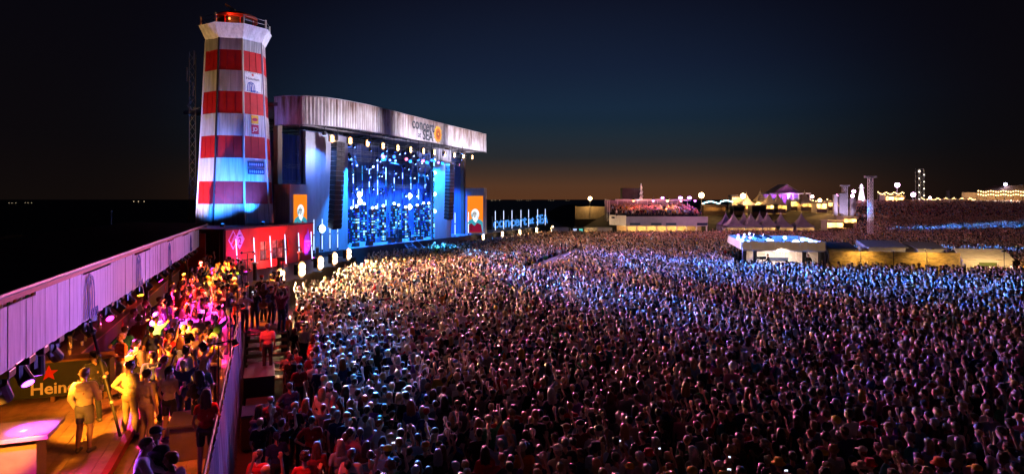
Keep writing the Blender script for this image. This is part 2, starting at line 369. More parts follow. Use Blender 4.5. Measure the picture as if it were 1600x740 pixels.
for dv, dz in ((0, 0), (.16, 0), (.08, .14)): MB().tube(B(2, -3.2 + dv, 4.66 + dz), B(34, -3.2 + dv, 4.66 + dz), .022, .022, 6).build('chord', STEEL, MB_r)
b = MB()
for k in range(64):
    u = 2 + k * .5; b.tube(B(u, -3.2, 4.66), B(u + .25, -3.12, 4.8), .01, .01, 4); b.tube(B(u + .25, -3.12, 4.8), B(u + .5, -3.04, 4.66), .01, .01, 4)
b.build('lacing', STEEL, MB_r)

# railing with cloth
CLOTH = mat('grey_blue_cloth', (.07, .09, .20), .85, 0, .35, 2, .3, (3, 3, .6))
rail = thing('railing', 'terrace railing hung with grey blue cloth above the dark gangway', 'railing', B(8, .05, ZL))
MB().tube(B(-6, .05, ZL + 1.22), B(15.2, .05, ZL + 1.22), .03).build('handrail', DARK, rail)
for u in np.arange(-6, 15.5, 1.5): MB().tube(B(u, .05, 0), B(u, .05, ZL + 1.2), .025).build('post', STEEL, rail)
for s in range(7):
    b = MB(); u0 = -6 + s * 3.0; K = 30; vs = []
    for k in range(K + 1):
        u = u0 + 2.98 * k / K
        for zz, amp in ((ZL + 1.24, .01), (ZL + .5, .03), (ZL - .6, .05), (.25, .06)):
            vs.append(B(u, .11 + amp + amp * math.sin(u * 14 + zz) + .5 * amp * math.sin(u * 31), zz))
    b.add(vs, [(k * 4 + r, k * 4 + 4 + r, k * 4 + 5 + r, k * 4 + 1 + r) for k in range(K) for r in range(3)]); b.build('cloth', CLOTH, rail, smooth=True)

# furniture on the terrace
TABLE = mat('dark_table_top', (.10, .07, .08), .3, 0, .3, 3, .05)
CRATE = mat('plywood_box', (.22, .16, .14), .55, 0, .3, 2, .1)
o = thing('drinks_plinth', 'tall square plinth table with a dark top in the bottom left corner', 'table', B(3.45, -3.35, ZU))
MB().fbox(B, 3.15, 3.75, -3.65, -3.05, ZU + .012, ZU + 1.02).build('column', CRATE, o, bevel=.01)
MB().fbox(B, 2.9, 4.0, -3.9, -2.8, ZU + 1.023, ZU + 1.11).build('table_top', mat('lilac_table_top', (.28, .20, .36), .3), o, bevel=.012)
MB().box(B(3.3, -3.3, ZU + 1.115), (.09, .13, .006)).build('sticker', LETT, o)
def high_table(u, v, s, label, hgt=1.08):
    o = thing('high_table', label, 'table', B(u, v, ZL), 'high tables on the terrace')
    MB().fbox(B, u - s, u + s, v - .3, v + .3, ZL + hgt, ZL + hgt + .05).build('table_top', TABLE, o, bevel=.01)
    for a in (-1, 1):
        for c in (-1, 1): MB().fbox(B, u + a * (s - .06) - .03, u + a * (s - .06) + .03, v + c * .25 - .03, v + c * .25 + .03, ZL + .01, ZL + hgt - .003).build('leg', TABLE, o)
    MB().fbox(B, u - s + .06, u + s - .06, v - .02, v + .02, ZL + .3, ZL + .36).build('stretcher', TABLE, o)
high_table(8.6, -.55, .62, 'high dark table by the railing behind the woman in red')
high_table(11.9, -.9, .55, 'high dark table beside the person in the striped dress')
high_table(17.3, -.75, .6, 'high dark table in the middle of the terrace crowd')
high_table(23.0, -.9, .6, 'high dark table near the far end of the terrace')
o = thing('box_table', 'violet lit wooden box table at the bottom edge beside the railing', 'table', B(4.7, -.55, ZL))
MB().fbox(B, 4.2, 5.2, -.95, -.2, ZL + .012, ZL + .74).build('body', CRATE, o)
MB().fbox(B, 4.15, 5.25, -1.0, -.15, ZL + .743, ZL + .80).build('table_top', TABLE, o, bevel=.01)
# the slanting mast beside the man in the hoodie
o = thing('camera_crane_pole', 'dark slanting pole with clamps beside the man in the pale hoodie', 'pole', B(6.0, -2.15, ZU))
p0, p1 = B(5.75, -2.15, ZU + .01), B(7.1, -3.1, 4.75)
MB().tube(p0, p1, .035, .03).build('shaft', BLK, o)
for k in (.25, .45, .62, .8): MB().tube(p0.lerp(p1, k), p0.lerp(p1, k + .018), .055).build('clamp', STEEL, o)
MB().box(p0.lerp(p1, .95), (.2, .3, .22)).build('head', BLK, o)

# stairs and cases in the gangway beside the railing
STAIRW = mat('yellow_plywood', (.26, .17, .06), .5, 0, .3, 2, .1)
o = thing('terrace_stairs', 'amber lit wooden stairs leading down from the terrace to the gangway', 'stairs', B(19, 1.2, 0))
for k in range(7):
    MB().fbox(B, 16.2 + k * .42, 16.65 + k * .42, .25, 1.9, .22 * (k + 1), .22 * (k + 1) + .05).build('tread', STAIRW, o)
for v in (.2, 1.92): MB().beam(B(16.1, v, .1), B(19.2, v, 1.72), .05, .3).build('stringer', DARK, o)
MB().fbox(B, 19.2, 26, .1, 2.0, 1.62, 1.74).build('landing', STAIRW, o)
for u in (19.4, 22, 25.6):
    for v in (.2, 1.9): MB().fbox(B, u, u + .1, v - .05, v + .05, 0, 1.617).build('leg', DARK, o)
for k, (u, v) in enumerate(((20.4, .9), (21.8, 1.45))):
    q = thing('bar_stool', f"wooden bar stool on the landing, {['nearer the stairs', 'farther from the stairs'][k]}", 'stool', B(u, v, 1.742), 'stools on the landing')
    MB().fbox(B, u - .2, u + .2, v - .2, v + .2, 2.46, 2.51).build('seat', STAIRW, q)
    MB().fbox(B, u + .17, u + .2, v - .2, v + .2, 2.513, 2.86).build('backrest', STAIRW, q)
    for a in (-1, 1):
        for c in (-1, 1): MB().fbox(B, u + a * .17 - .02, u + a * .17 + .02, v + c * .17 - .02, v + c * .17 + .02, 1.745, 2.457).build('leg', STAIRW, q)
q = thing('stair_lamp', 'small amber floodlight on the landing post beside the stools', 'flood light', B(25.6, 1.9, 1.75))
MB().tube(B(25.6, 1.9, 1.75), B(25.6, 1.9, 4.2), .03).build('pole', BLK, q); MB().box(B(25.55, 1.88, 4.25), (.25, .2, .2)).build('housing', BLK, q)
spot(q, B(25.2, 1.8, 4.2), B(20.5, 1.0, 1.7), 1500, AMB, 75, .5, .08)
CASEB = mat('blue_case', (.012, .04, .16), .9, spec=.1); CASED = mat('flight_case', (.03, .03, .035), .4)
for k, (u, v, su, sv, hh, m_, lab) in enumerate(((9.6, .75, .5, .42, 1.05, CASEB, 'blue topped case standing against the outside of the railing'), (13.2, .8, .75, .5, 1.3, CASED, 'large black flight case below the stairs'),
                                   (11.3, .8, .45, .4, .8, CASED, 'low black flight case between the blue case and the large one'), (14.6, .85, .4, .45, 1.2, CASED, 'black flight case beside the foot of the stairs'))):
    q = thing('flight_case', lab, 'case', B(u, v, 0), 'cases in the gangway')
    MB().fbox(B, u - su, u + su, v - sv, v + sv, .1, hh).build('body', CASED, q, bevel=.02)
    MB().fbox(B, u - su - .01, u + su + .01, v - sv - .01, v + sv + .01, hh + .003, hh + .06).build('lid', m_, q, bevel=.01)
    for a in (-1, 1):
        for c in (-1, 1): MB().ball(B(u + a * (su - .1), v + c * (sv - .1), .05), .05, 8).build('castor', BLK, q)
# red lights over the gangway; inward heads and farther poles added to fill the terrace
for k, (u, c_in, pw_in) in enumerate(((3.5, ORG_, 260), (8.5, ORG_, 1500), (13.5, MAG, 2200), (18.6, REDL, 2400), (23.4, ORG_, 2400), (28.2, AMB, 1800))):
    q = thing('rail_fill_lamp', f"two-headed pole lamp at the terrace edge, inner head added as fill, {['nearest', 'second', 'third', 'fourth', 'fifth', 'farthest'][k]} from the camera", 'lamp', B(u, .06, ZL), 'lamps with fill heads along the terrace edge')
    MB().tube(B(u, .06, .02), B(u, .06, ZL + 2.6), .02).build('stem', BLK, q); MB().tube(B(u, -.18, ZL + 2.62), B(u, .35, ZL + 2.7), .015).build('arm', BLK, q)
    MB().tube(B(u, .36, ZL + 2.72), B(u, .40, ZL + 2.6), .05, .075, 10).build('head', BLK, q); MB().tube(B(u, -.2, ZL + 2.7), B(u, -.28, ZL + 2.6), .05, .075, 10).build('head', BLK, q)
    MB().tube(B(u, .402, ZL + 2.595), B(u, .404, ZL + 2.59), .06, .06, 10).build('lens', em('red_bulb', (1, .03, .02), 4), q)
    if k < 3: spot(q, B(u, .45, ZL + 2.5), B(u, 1.1, .9), 620, REDL, 84, .9, .1)
    spot(q, B(u, -.34, ZL + 2.5), B(u + .4, -1.7, ZL + .6), pw_in, c_in, 96, .7, .08)
# crowd barrier along the gangway
def barrier(fr, a, b_, v, label, z=0, step=2.0, group='crowd barriers', along='u'):
    n = int(abs(b_ - a) / step)
    for i in range(n):
        u0 = a + (b_ - a) * i / n; u1 = a + (b_ - a) * (i + 1) / n - .04
        pt = (lambda u, zz: fr(u, v, z + zz)) if along == 'u' else (lambda u, zz: fr(v, u, z + zz))
        o = thing('crowd_barrier', label, 'barrier', pt((u0 + u1) / 2, 0), group)
        MB().path([pt(u0, 0.02), pt(u0, 1.1), pt(u1, 1.1), pt(u1, 0.02)], .02).tube(pt(u0, .2), pt(u1, .2), .018).build('frame', STEEL, o)
        for k in range(1, 12): MB().tube(pt(u0 + (u1 - u0) * k / 12, .2), pt(u0 + (u1 - u0) * k / 12, 1.09), .008, .008, 4).build('bar', STEEL, o)
barrier(B, 4, 26, 2.25, 'section of steel crowd barrier between the gangway and the crowd')
# ================================================================ lighthouse
LX, LY = -25.85, 60.0
lh = thing('lighthouse', 'tall eight-sided lighthouse with red and white bands beside the stage', 'lighthouse', (LX, LY, 0))
PH = R(-90 - 10)       # heading of the corner nearest the camera
def oct_r(z): return 3.40 + (2.58 - 3.40) * (z - 4.9) / (21.9 - 4.9)
def oct_pt(k, z, r=None): a = PH + R(45) * k; rr = r or oct_r(z); return Vector((LX + rr * math.cos(a), LY + rr * math.sin(a), z))
CLAD = mat('white_cladding', (.66, .65, .63), .6, 0, .42, 1.1, .15, (3.5, 3.5, .22))
levels = [0, 7.06, 9.1, 11.2, 13.2, 15.2, 17.2, 19.1, 20.95, 22.0]
for i in range(9):
    z0, z1 = levels[i], levels[i + 1]; red = i % 2 == 1
    band = MB()
    for k in range(8): band.add([oct_pt(k, z0), oct_pt(k + 1, z0), oct_pt(k + 1, z1), oct_pt(k, z1)], [(0, 1, 2, 3)])
    bo = band.build('band', REDP if red else CLAD, lh, fix=False)
    if z0 == 0: z0 = 4.6
    # vertical ribs of the sheet cladding on each face, one strip of profile per face
    for k in range(8):
        if k in (3, 4): continue
        rb = MB(); n = 11 if not red else 3; a0, a1, b0, b1 = oct_pt(k, z0), oct_pt(k + 1, z0), oct_pt(k, z1), oct_pt(k + 1, z1)
        nr = (a1 - a0).cross(Vector((0, 0, 1))).normalized()
        for q in range(1, n):
            f0, f1 = q / n - .013, q / n + .013
            p = [a0.lerp(a1, f0), a0.lerp(a1, f1), b0.lerp(b1, f1), b0.lerp(b1, f0)]
            rb.hexa([p[0] - nr * .01, p[1] - nr * .01, p[1] + nr * .045, p[0] + nr * .045, p[3] - nr * .01, p[2] - nr * .01, p[2] + nr * .045, p[3] + nr * .045])
        rb.build('cladding_rib', REDP if red else CLAD, bo)
for k in range(8):
    if k in (3, 4, 5): continue
    MB().beam(oct_pt(k, 4.6, oct_r(4.6) + .02), oct_pt(k, 22, oct_r(22) + .02), .13).build('corner_trim', DARK if k == 0 else CLAD, lh)
# flared gallery of horizontal boards
for j in range(5):
    z0 = 22.0 + j * .25; r0 = 2.62 + j * .12; g = MB()
    for k in range(8):
        p = [oct_pt(k, z0, r0), oct_pt(k + 1, z0, r0), oct_pt(k + 1, z0 + .24, r0 + .13), oct_pt(k, z0 + .24, r0 + .13)]
        g.add(p, [(0, 1, 2, 3)]); g.add([oct_pt(k, z0, r0 - .2), oct_pt(k + 1, z0, r0 - .2), p[1], p[0]], [(0, 1, 2, 3)])
    g.build('gallery_board', CLAD, lh, fix=False)
MB().prism([oct_pt(k, 23.22, 3.16) for k in range(8)], (0, 0, .06)).build('gallery_floor', DARK, lh)
for k in range(8): MB().tube(oct_pt(k, 23.28, 3.02), oct_pt(k, 24.1, 3.02), .075, .065).build('gallery_post', LETT, lh)
for zz in (23.65, 24.02): MB().path([oct_pt(k, zz, 3.02) for k in range(9)], .018).build('gallery_rail', STEEL, lh)
MB().lathe([(1.65, 23.28), (1.65, 24.2)], (LX, LY, 0), 8).build('lantern_room', DARK, lh)
for k in range(8): MB().beam(oct_pt(k, 23.28, 1.72), oct_pt(k, 24.2, 1.72), .08).build('lantern_mullion', REDP, lh)
MB().lathe([(2.0, 24.2), (1.95, 24.45), (1.4, 24.75), (.3, 24.95)], (LX, LY, 0), 8).build('lantern_roof', mat('orange_red_roof', (.45, .05, .015), .5), lh)
MB().box((LX - .3, LY - .6, 25.25), (1.0, .3, .22), Matrix.Rotation(R(32), 4, 'Y')).build('radar', LETT, lh); MB().tube((LX - .2, LY - .6, 24.8), (LX - .2, LY - .6, 25.2), .05).build('radar_stem', BLACK, lh)
point(lh, (LX + .4, LY - 2.35, 24.0), 70, (1, .16, .04), .1); MB().ball((LX + .4, LY - 2.35, 23.75), .1).build('lantern_lamp', em('lantern_red', (1, .2, .05), 6), lh)
# signs on the right-hand face (between corner 1 and 2) and beside it
def face_frame(k, z):
    a, b_ = oct_pt(k, z), oct_pt(k + 1, z); rt = (b_ - a).normalized(); c, d = oct_pt(k, z - 1), oct_pt(k, z + 1); up = ((d - c) + (oct_pt(k + 1, z + 1) - oct_pt(k + 1, z - 1))).normalized()
    return a, b_, rt, up, rt.cross(up)
SIGNW = mat('white_sign', (.7, .7, .72), .5); INK = mat('dark_print', (.03, .04, .05), .6); NAVY = mat('navy_sign', (.02, .04, .10), .5); YEL = mat('yellow_sign', (.75, .45, .03), .5); CRIM = mat('crimson_sign', (.45, .01, .06), .5)
def rect(w, h): return [(-w / 2, -h / 2), (w / 2, -h / 2), (w / 2, h / 2), (-w / 2, h / 2)]
def on_face(f, z): a, b_, rt, up, n = face_frame(1, z); return a.lerp(b_, f) + n * .06, rt, up
for z, f, w_, h_, m_ in ((18.15, .45, 1.6, 1.6, SIGNW),):
    p, rt, up = on_face(f, z); flat(lh, 'sign_board', m_, rect(w_, h_), p, rt, up, .02)
p, rt, up = on_face(.45, 18.45); n = rt.cross(up); p = p + n * .03; letter(lh, 'Heineken', .36, INK, p, rt, up); flat(lh, 'star', REDSTAR, star(.16), p + up * .36, rt, up); delta_logo(lh, p - up * .72 - rt * .2, rt, .85, BLUEINK, up)
p, rt, up = on_face(.5, 14.75); flat(lh, 'sign_board', YEL, rect(.75, .75), p, rt, up, .02); flat(lh, 'sign_print', CRIM, [(.3 * math.cos(R(a)), .16 * math.sin(R(a))) for a in range(0, 360, 30)], p + rt.cross(up) * .022, rt, up)
p, rt, up = on_face(.5, 13.85); flat(lh, 'sign_board', CRIM, rect(.75, .85), p, rt, up, .02); letter(lh, 'JD', .5, LETT, p + rt.cross(up) * .03, rt, up)
for z, s in ((10.65, 'ZEELAND'), (10.0, 'HAVENS')):
    p, rt, up = on_face(.5, z); flat(lh, 'sign_board', NAVY, rect(1.75, .5), p, rt, up, .02)
    b = MB()   # the print is too small to read in the photo: a row of pale strokes
    for q in range(7): b.box((-.66 + q * .22, 0, 0), (.13, .2, .01)); b.box((-.66 + q * .22, .0, 0.001), (.05, .26, .01))
    place(b.mesh('sign_print'), 'sign_print', mat('pale_blue_print', (.35, .45, .6), .5), lh, p + rt.cross(up) * .028, rt, up)
# lattice mast with dishes standing behind its left side
mast = thing('lattice_mast', 'thin dark lattice mast with aerials close to the left of the lighthouse', 'mast', (-30.3, 61.0, 0))
c = [(-30.6, 60.7), (-30.0, 60.7), (-30.3, 61.25)]
for x, y in c: MB().tube((x, y, 0), (x, y, 21.5), .04, .03, 6).build('leg', DARK, mast)
b = MB()
for k in range(26):
    for a in range(3): b.tube((*c[a], k * .82), (*c[(a + 1) % 3], (k + 1) * .82), .016, .016, 4)
b.build('lacing', DARK, mast)
for z, dx in ((18.6, -.35), (20.2, .3), (17.2, .2)): MB().tube((-30.3 + dx, 60.4, z), (-30.3 + dx, 60.4, z + 1.3), .05).build('aerial', DARK, mast)
MB().path([(-30.3, 60.9, 17.0), (-30.7, 60.5, 16.3), (-30.2, 60.4, 15.9), (-29.4, 60.2, 16.1)], .06).build('bracket', DARK, mast)

# ================================================================ catwalk platform, red radio booth and the floods in front of it
BRNW = mat('brown_boarding', (.13, .085, .055), .7, 0, .35, 1.5, .2, (4, 4, .5))
WZ = 1.7
struct('catwalk', MB().add([(-31, 43, WZ), (-15.9, 43, WZ), (-15.9, 64.8, WZ), (-31, 64.8, WZ)], [(0, 1, 2, 3)]), mat('catwalk_floor', (.10, .085, .07), .45, 0, .3, 1, .1), fix=False)
o = thing('catwalk_skirt', 'brown boarded skirt below the row of warm floodlights', 'skirting', (-15.9, 54, 0))
for k in range(18): MB().box((-15.86, 43.6 + k * 1.2, WZ / 2 - .01), (.08, 1.17, WZ - .03)).build('panel', BRNW, o)
for k in range(12): MB().box((-30.3 + k * 1.27, 42.96, WZ / 2 - .01), (1.24, .08, WZ - .03)).build('panel', BRNW, o)
bo = thing('radio_booth', 'red radio booth with a flat roof in front of the lighthouse', 'booth', (-22, 54, WZ))
A, Bq = Vector((-21.75, 48.6, 0)), Vector((-19.35, 62.2, 0))           # the red front
fd = (Bq - A).normalized(); fn = Vector((fd.y, -fd.x, 0)); fl = (Bq - A).length
z0, z1 = WZ + .01, 5.25
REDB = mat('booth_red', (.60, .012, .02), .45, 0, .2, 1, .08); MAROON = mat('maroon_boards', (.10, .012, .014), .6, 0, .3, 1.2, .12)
npan = 9
for k in range(npan):
    p, q = A + fd * (fl * k / npan + .01), A + fd * (fl * (k + 1) / npan - .01)
    if k in (3, 4, 5): lo = 3.95
    else: lo = z0
    MB().hexa([p + Vector((0, 0, lo)), q + Vector((0, 0, lo)), q - fn * .15 + Vector((0, 0, lo)), p - fn * .15 + Vector((0, 0, lo)), p + Vector((0, 0, z1)), q + Vector((0, 0, z1)), q - fn * .15 + Vector((0, 0, z1)), p - fn * .15 + Vector((0, 0, z1))]).build('front_panel', REDB, bo)
    if k in (3, 4, 5): MB().hexa([p + Vector((0, 0, z0)), q + Vector((0, 0, z0)), q - fn * .15 + Vector((0, 0, z0)), p - fn * .15 + Vector((0, 0, z0)), p + Vector((0, 0, 2.35)), q + Vector((0, 0, 2.35)), q - fn * .15 + Vector((0, 0, 2.35)), p - fn * .15 + Vector((0, 0, 2.35))]).build('front_panel', REDB, bo)
# shop-like opening with lit posters behind
MB().hexa([A + fd * 4.4 - fn * .5 + Vector((0, 0, 2.2)), A + fd * 9.4 - fn * .5 + Vector((0, 0, 2.2)), A + fd * 9.4 - fn * .6 + Vector((0, 0, 2.2)), A + fd * 4.4 - fn * .6 + Vector((0, 0, 2.2)),
           A + fd * 4.4 - fn * .5 + Vector((0, 0, 4.1)), A + fd * 9.4 - fn * .5 + Vector((0, 0, 4.1)), A + fd * 9.4 - fn * .6 + Vector((0, 0, 4.1)), A + fd * 4.4 - fn * .6 + Vector((0, 0, 4.1))]).build('booth_wall', mat('booth_inside', (.25, .12, .10), .6), bo)
PC = [mat('poster_a', (.7, .6, .5), .5, 0, .7, 2.5, 0), mat('poster_b', (.1, .25, .3), .5, 0, .8, 3, 0), mat('poster_c', (.6, .12, .06), .5, 0, .8, 3, 0), mat('poster_d', (.35, .35, .4), .5, 0, .9, 4, 0)]
for k in range(5):
    for j in range(2):
        ps = A + fd * (4.95 + k * .95) - fn * .47 + Vector((0, 0, 2.78 + j * .82)); flat(bo, 'poster', PC[(k + 2 * j + k * j) % 4], rect(.8, .72), ps, fd, th=.02)
for k in range(6): MB().beam(A + fd * (4.45 + k * .98) - fn * .07 + Vector((0, 0, 2.36)), A + fd * (4.45 + k * .98) - fn * .07 + Vector((0, 0, 3.94)), .07).build('window_mullion', DARK, bo)
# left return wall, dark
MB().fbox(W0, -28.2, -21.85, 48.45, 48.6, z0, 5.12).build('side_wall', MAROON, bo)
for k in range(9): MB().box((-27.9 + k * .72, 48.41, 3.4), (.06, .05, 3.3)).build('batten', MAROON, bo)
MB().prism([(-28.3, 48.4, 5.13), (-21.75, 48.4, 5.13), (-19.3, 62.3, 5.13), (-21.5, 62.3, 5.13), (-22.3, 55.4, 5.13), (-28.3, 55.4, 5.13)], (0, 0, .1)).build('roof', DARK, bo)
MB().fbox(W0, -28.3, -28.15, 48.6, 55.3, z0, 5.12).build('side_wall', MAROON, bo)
# pale window lights seen on the dark wall
WARMW = em('dim_window', (1, .85, .55), 1.2)
for k in range(12):
    MB().box((-26.3 + (k % 3) * .33 + random.uniform(-.08, .08), 48.37, 2.4 + (k // 3) * .55 + random.uniform(-.1, .1)), (random.uniform(.08, .2), .03, random.uniform(.05, .13))).build('pilot_lamp', WARMW, bo)
# emblem: two diamonds, one with a 2
dia = lambda r: [(0, -r * 1.2), (r, 0), (0, r * 1.2), (-r, 0)]
e0 = A + fd * 1.35 + Vector((0, 0, 4.35)) + fn * .01
flat(bo, 'emblem', LETT, dia(.62), e0 - fd * .42, fd); flat(bo, 'emblem', REDB, dia(.50), e0 - fd * .42 + fn * .016, fd); letter(bo, 'RADIO', .26, LETT, e0 - fd * .45 + fn * .034, fd + Vector((0, 0, 1.3)), Vector((0, 0, 1)) - fd * 1.3, .004)
flat(bo, 'emblem', LETT, dia(.66), e0 + fd * .40 + fn * .02, fd); letter(bo, 'NPO', .2, INK, e0 + fd * .4 + fn * .045 + Vector((0, 0, .28)), fd); letter(bo, '2', .75, CRIM, e0 + fd * .4 + fn * .045 - Vector((0, 0, .18)), fd, bold=.02)
# tulip-shaped sign at the right end
sx = [(-.62, -1.3), (.62, -1.3), (.72, .1), (.62, .55), (.2, .75), (0, 1.25), (-.2, .75), (-.62, .55), (-.72, .1)]
e1 = A + fd * 12.75 + Vector((0, 0, 3.5)) + fn * .012
flat(bo, 'sign_board', mat('violet_sign', (.30, .12, .42), .5), sx, e1, fd, th=.03); letter(bo, 'Heineken', .3, LETT, e1 + fn * .045, fd); flat(bo, 'star', LETT, star(.14), e1 + fn * .045 - Vector((0, 0, .42)), fd)

def neon_tube(p, lean, h, label, group, lean_dir=(0, 0, 0)):
    o = thing('neon_tube', label, 'neon tube', p, group)
    top = Vector(p) + Vector(lean_dir) * lean + Vector((0, 0, h))
    pp = Vector(p)
    MB().tube(pp, pp.lerp(top, .06), .09, .09, 8).build('foot', BLACK, o)
    MB().tube(pp.lerp(top, .07), pp.lerp(top, .50), .034, .034, 6).build('tube', NEON, o); MB().tube(pp.lerp(top, .50), pp.lerp(top, .55), .05, .05, 6).build('joint', BLACK, o)
    MB().tube(pp.lerp(top, .55), top, .034, .034, 6).build('tube', NEON, o)
    return o
for k in range(6):
    p = A + fd * (.2 + k * 2.35) + fn * .9 + Vector((0, 0, WZ + .01))
    neon_tube(p, .25, 2.75, f"white neon tube standing before the red booth, {['first', 'second', 'third', 'fourth', 'fifth', 'sixth'][k]} from the camera", 'neon tubes before the booth', -fd)
# violet and pink uplights washing the booth and lighthouse
def uplight(p, target, col, power, ang, label, radius=.12):
    o = thing('uplight', label, 'stage light', p, 'uplights on the catwalk'); pp = Vector(p)
    MB().box(pp + Vector((0, 0, .12)), (.3, .3, .22)).build('housing', BLK, o, bevel=.02)
    dr = (Vector(target) - pp).normalized(); MB().tube(pp + Vector((0, 0, .24)), pp + Vector((0, 0, .27)), .1, .1, 10).build('lens', em('lens_%d' % (hash(col) % 997), col, 6), o)
    spot(o, pp + Vector((0, 0, .32)), target, power, col, ang, .8, radius); return o
uplight(A + fd * .6 + fn * 1.3 + Vector((0, 0, WZ)), A + fd * 1.4 + Vector((0, 0, 3.4)), (.75, .05, 1), 1300, 90, 'violet uplight at the left end of the red booth')
uplight(A + fd * 12.4 + fn * .75 + Vector((0, 0, WZ)), A + fd * 12.4 + Vector((0, 0, 3.4)), (.8, .05, .9), 1200, 90, 'violet uplight below the tulip-shaped sign')
uplight(A + fd * 6.5 + fn * 2.4 + Vector((0, 0, WZ)), A + fd * 6.5 + Vector((0, 0, 3.2)), (1, .10, .08), 2600, 130, 'red uplight in front of the booth posters')
uplight((-23.6, 52.2, 5.24), oct_pt(0, 9), (.02, .20, 1), 12000, 64, 'blue uplight on the booth roof aimed at the lighthouse')
uplight((-29.6, 53.4, 5.24 - 5.24 + 1.72), oct_pt(-1, 15), (1, .55, .20), 15000, 60, 'warm uplight added at the left foot of the lighthouse')  # added lamp, hidden behind the bar roof, to warm the left face
uplight((-22.0, 56.6, 5.24), oct_pt(1, 9), (.02, .20, 1), 11000, 80, 'blue uplight on the booth roof beside the lighthouse right face')
uplight((-24.8, 51.6, 5.24), oct_pt(0, 8.2) + Vector((.6, 0, 0)), (1, .03, .35), 800, 44, 'magenta uplight added on the booth roof, aimed at the lower lighthouse bands')  # added to turn the red band purple, which blue alone barely does
uplight((-26.8, 52.6, 5.24), oct_pt(0, 8) + Vector((-.6, 0, 0)), (.02, .20, 1), 5200, 64, 'blue uplight on the booth roof near its left edge')
# warm flood row
def flood(p, aim, label, power, ang=70, s=1.0, group='warm floodlights before the stage', col=(1, .62, .30), bulb=None, stand=.9):
    o = thing('flood_light', label, 'flood light', p, group); pp = Vector(p); a = (Vector(aim) - pp); a.z = 0; a.normalize(); rt = Vector((a.y, -a.x, 0))
    c0 = pp + Vector((0, 0, stand)); M = Matrix.Rotation(math.atan2(rt.y, rt.x), 4, 'Z')
    MB().box(c0, (.62 * s, .3 * s, .62 * s), M).build('housing', BLK, o, bevel=.02)
    for j in (-1, 1):
        q = c0 + a * .155 * s + Vector((0, 0, j * .16 * s)); rf = MB().tube(q, q + a * (.018 + .004 * j), .30 * s, .30 * s, 14).build('halo_reflector', HALO, o); MB().ball(q + a * .02, (.2 if stand > .5 else .12) * s, 10).build('bulb', bulb or BULB, rf)  # reflector disc emits by itself to draw a halo around the bulb
    if stand > .5:
        MB().tube(pp, c0 - Vector((0, 0, .3)), .04).build('stand', BLK, o); MB().box(pp + Vector((0, 0, .03)), (.6, .6, .05)).build('foot', BLK, o)
    else:
        for i in (-1, 1): MB().beam(c0 + rt * i * .35 * s + Vector((0, 0, .5)), c0 + rt * i * .35 * s, .05).build('yoke', BLK, o)
    if power: spot(o, c0 + a * .62 * s, aim, power, col, ang, .5, .2)
    return o
for k, (px, py) in enumerate(((435, 433), (468, 421), (497, 411), (519, 404), (541, 397))):
    d = 5.1 / ((py - HY) / F); p = Vector(((px - 800) / F * d, d, WZ + .01))
    p.x = max(p.x, -17.2)
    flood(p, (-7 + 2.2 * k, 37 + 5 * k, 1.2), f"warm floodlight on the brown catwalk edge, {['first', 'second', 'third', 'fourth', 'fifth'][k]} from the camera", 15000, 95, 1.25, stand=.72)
for k, y in enumerate((45.8, 50.5, 55.5, 60.5)):
    o = thing('queue_post', f"low wooden post with a pale cap behind the floods, {['first', 'second', 'third', 'fourth'][k]} from the camera", 'post', (-18.4, y, WZ))
    MB().box((-18.4, y, WZ + .6), (.2, .2, 1.19)).build('post', BRNW, o); MB().box((-18.4, y, WZ + 1.24), (.34, .34, .07)).build('cap', LETT, o)
# ================================================================ stage
S = Frame((-20.0, 62.7), math.atan2(.919, .394))
def cl(x, a, b): return max(a, min(b, x))
st = thing('stage', 'huge concert stage with a curved weathered white roof fascia', 'stage', S(20, -8, 0))
SZ = 2.0
STG = mat('stage_floor', (.26, .28, .30), .28, 0, .3, 2, .05)
MB().fbox(S, 2, 68, -17, -1.6, 0, SZ - .05).build('platform', DARK, st)
for k in range(16): MB().fbox(S, 2 + k * 2.4, 4.38 + k * 2.4, -16.9, -1.62, SZ - .047, SZ).build('deck_panel', STG, st)
MB().fbox(S, 40.4, 68, -6, -1.62, SZ - .047, SZ).build('deck_panel', STG, st)
for k in range(33): MB().fbox(S, 2 + k * 2, 3.96 + k * 2, -1.6, -1.53, .02, SZ - .06).build('skirt_panel', DARK, st)
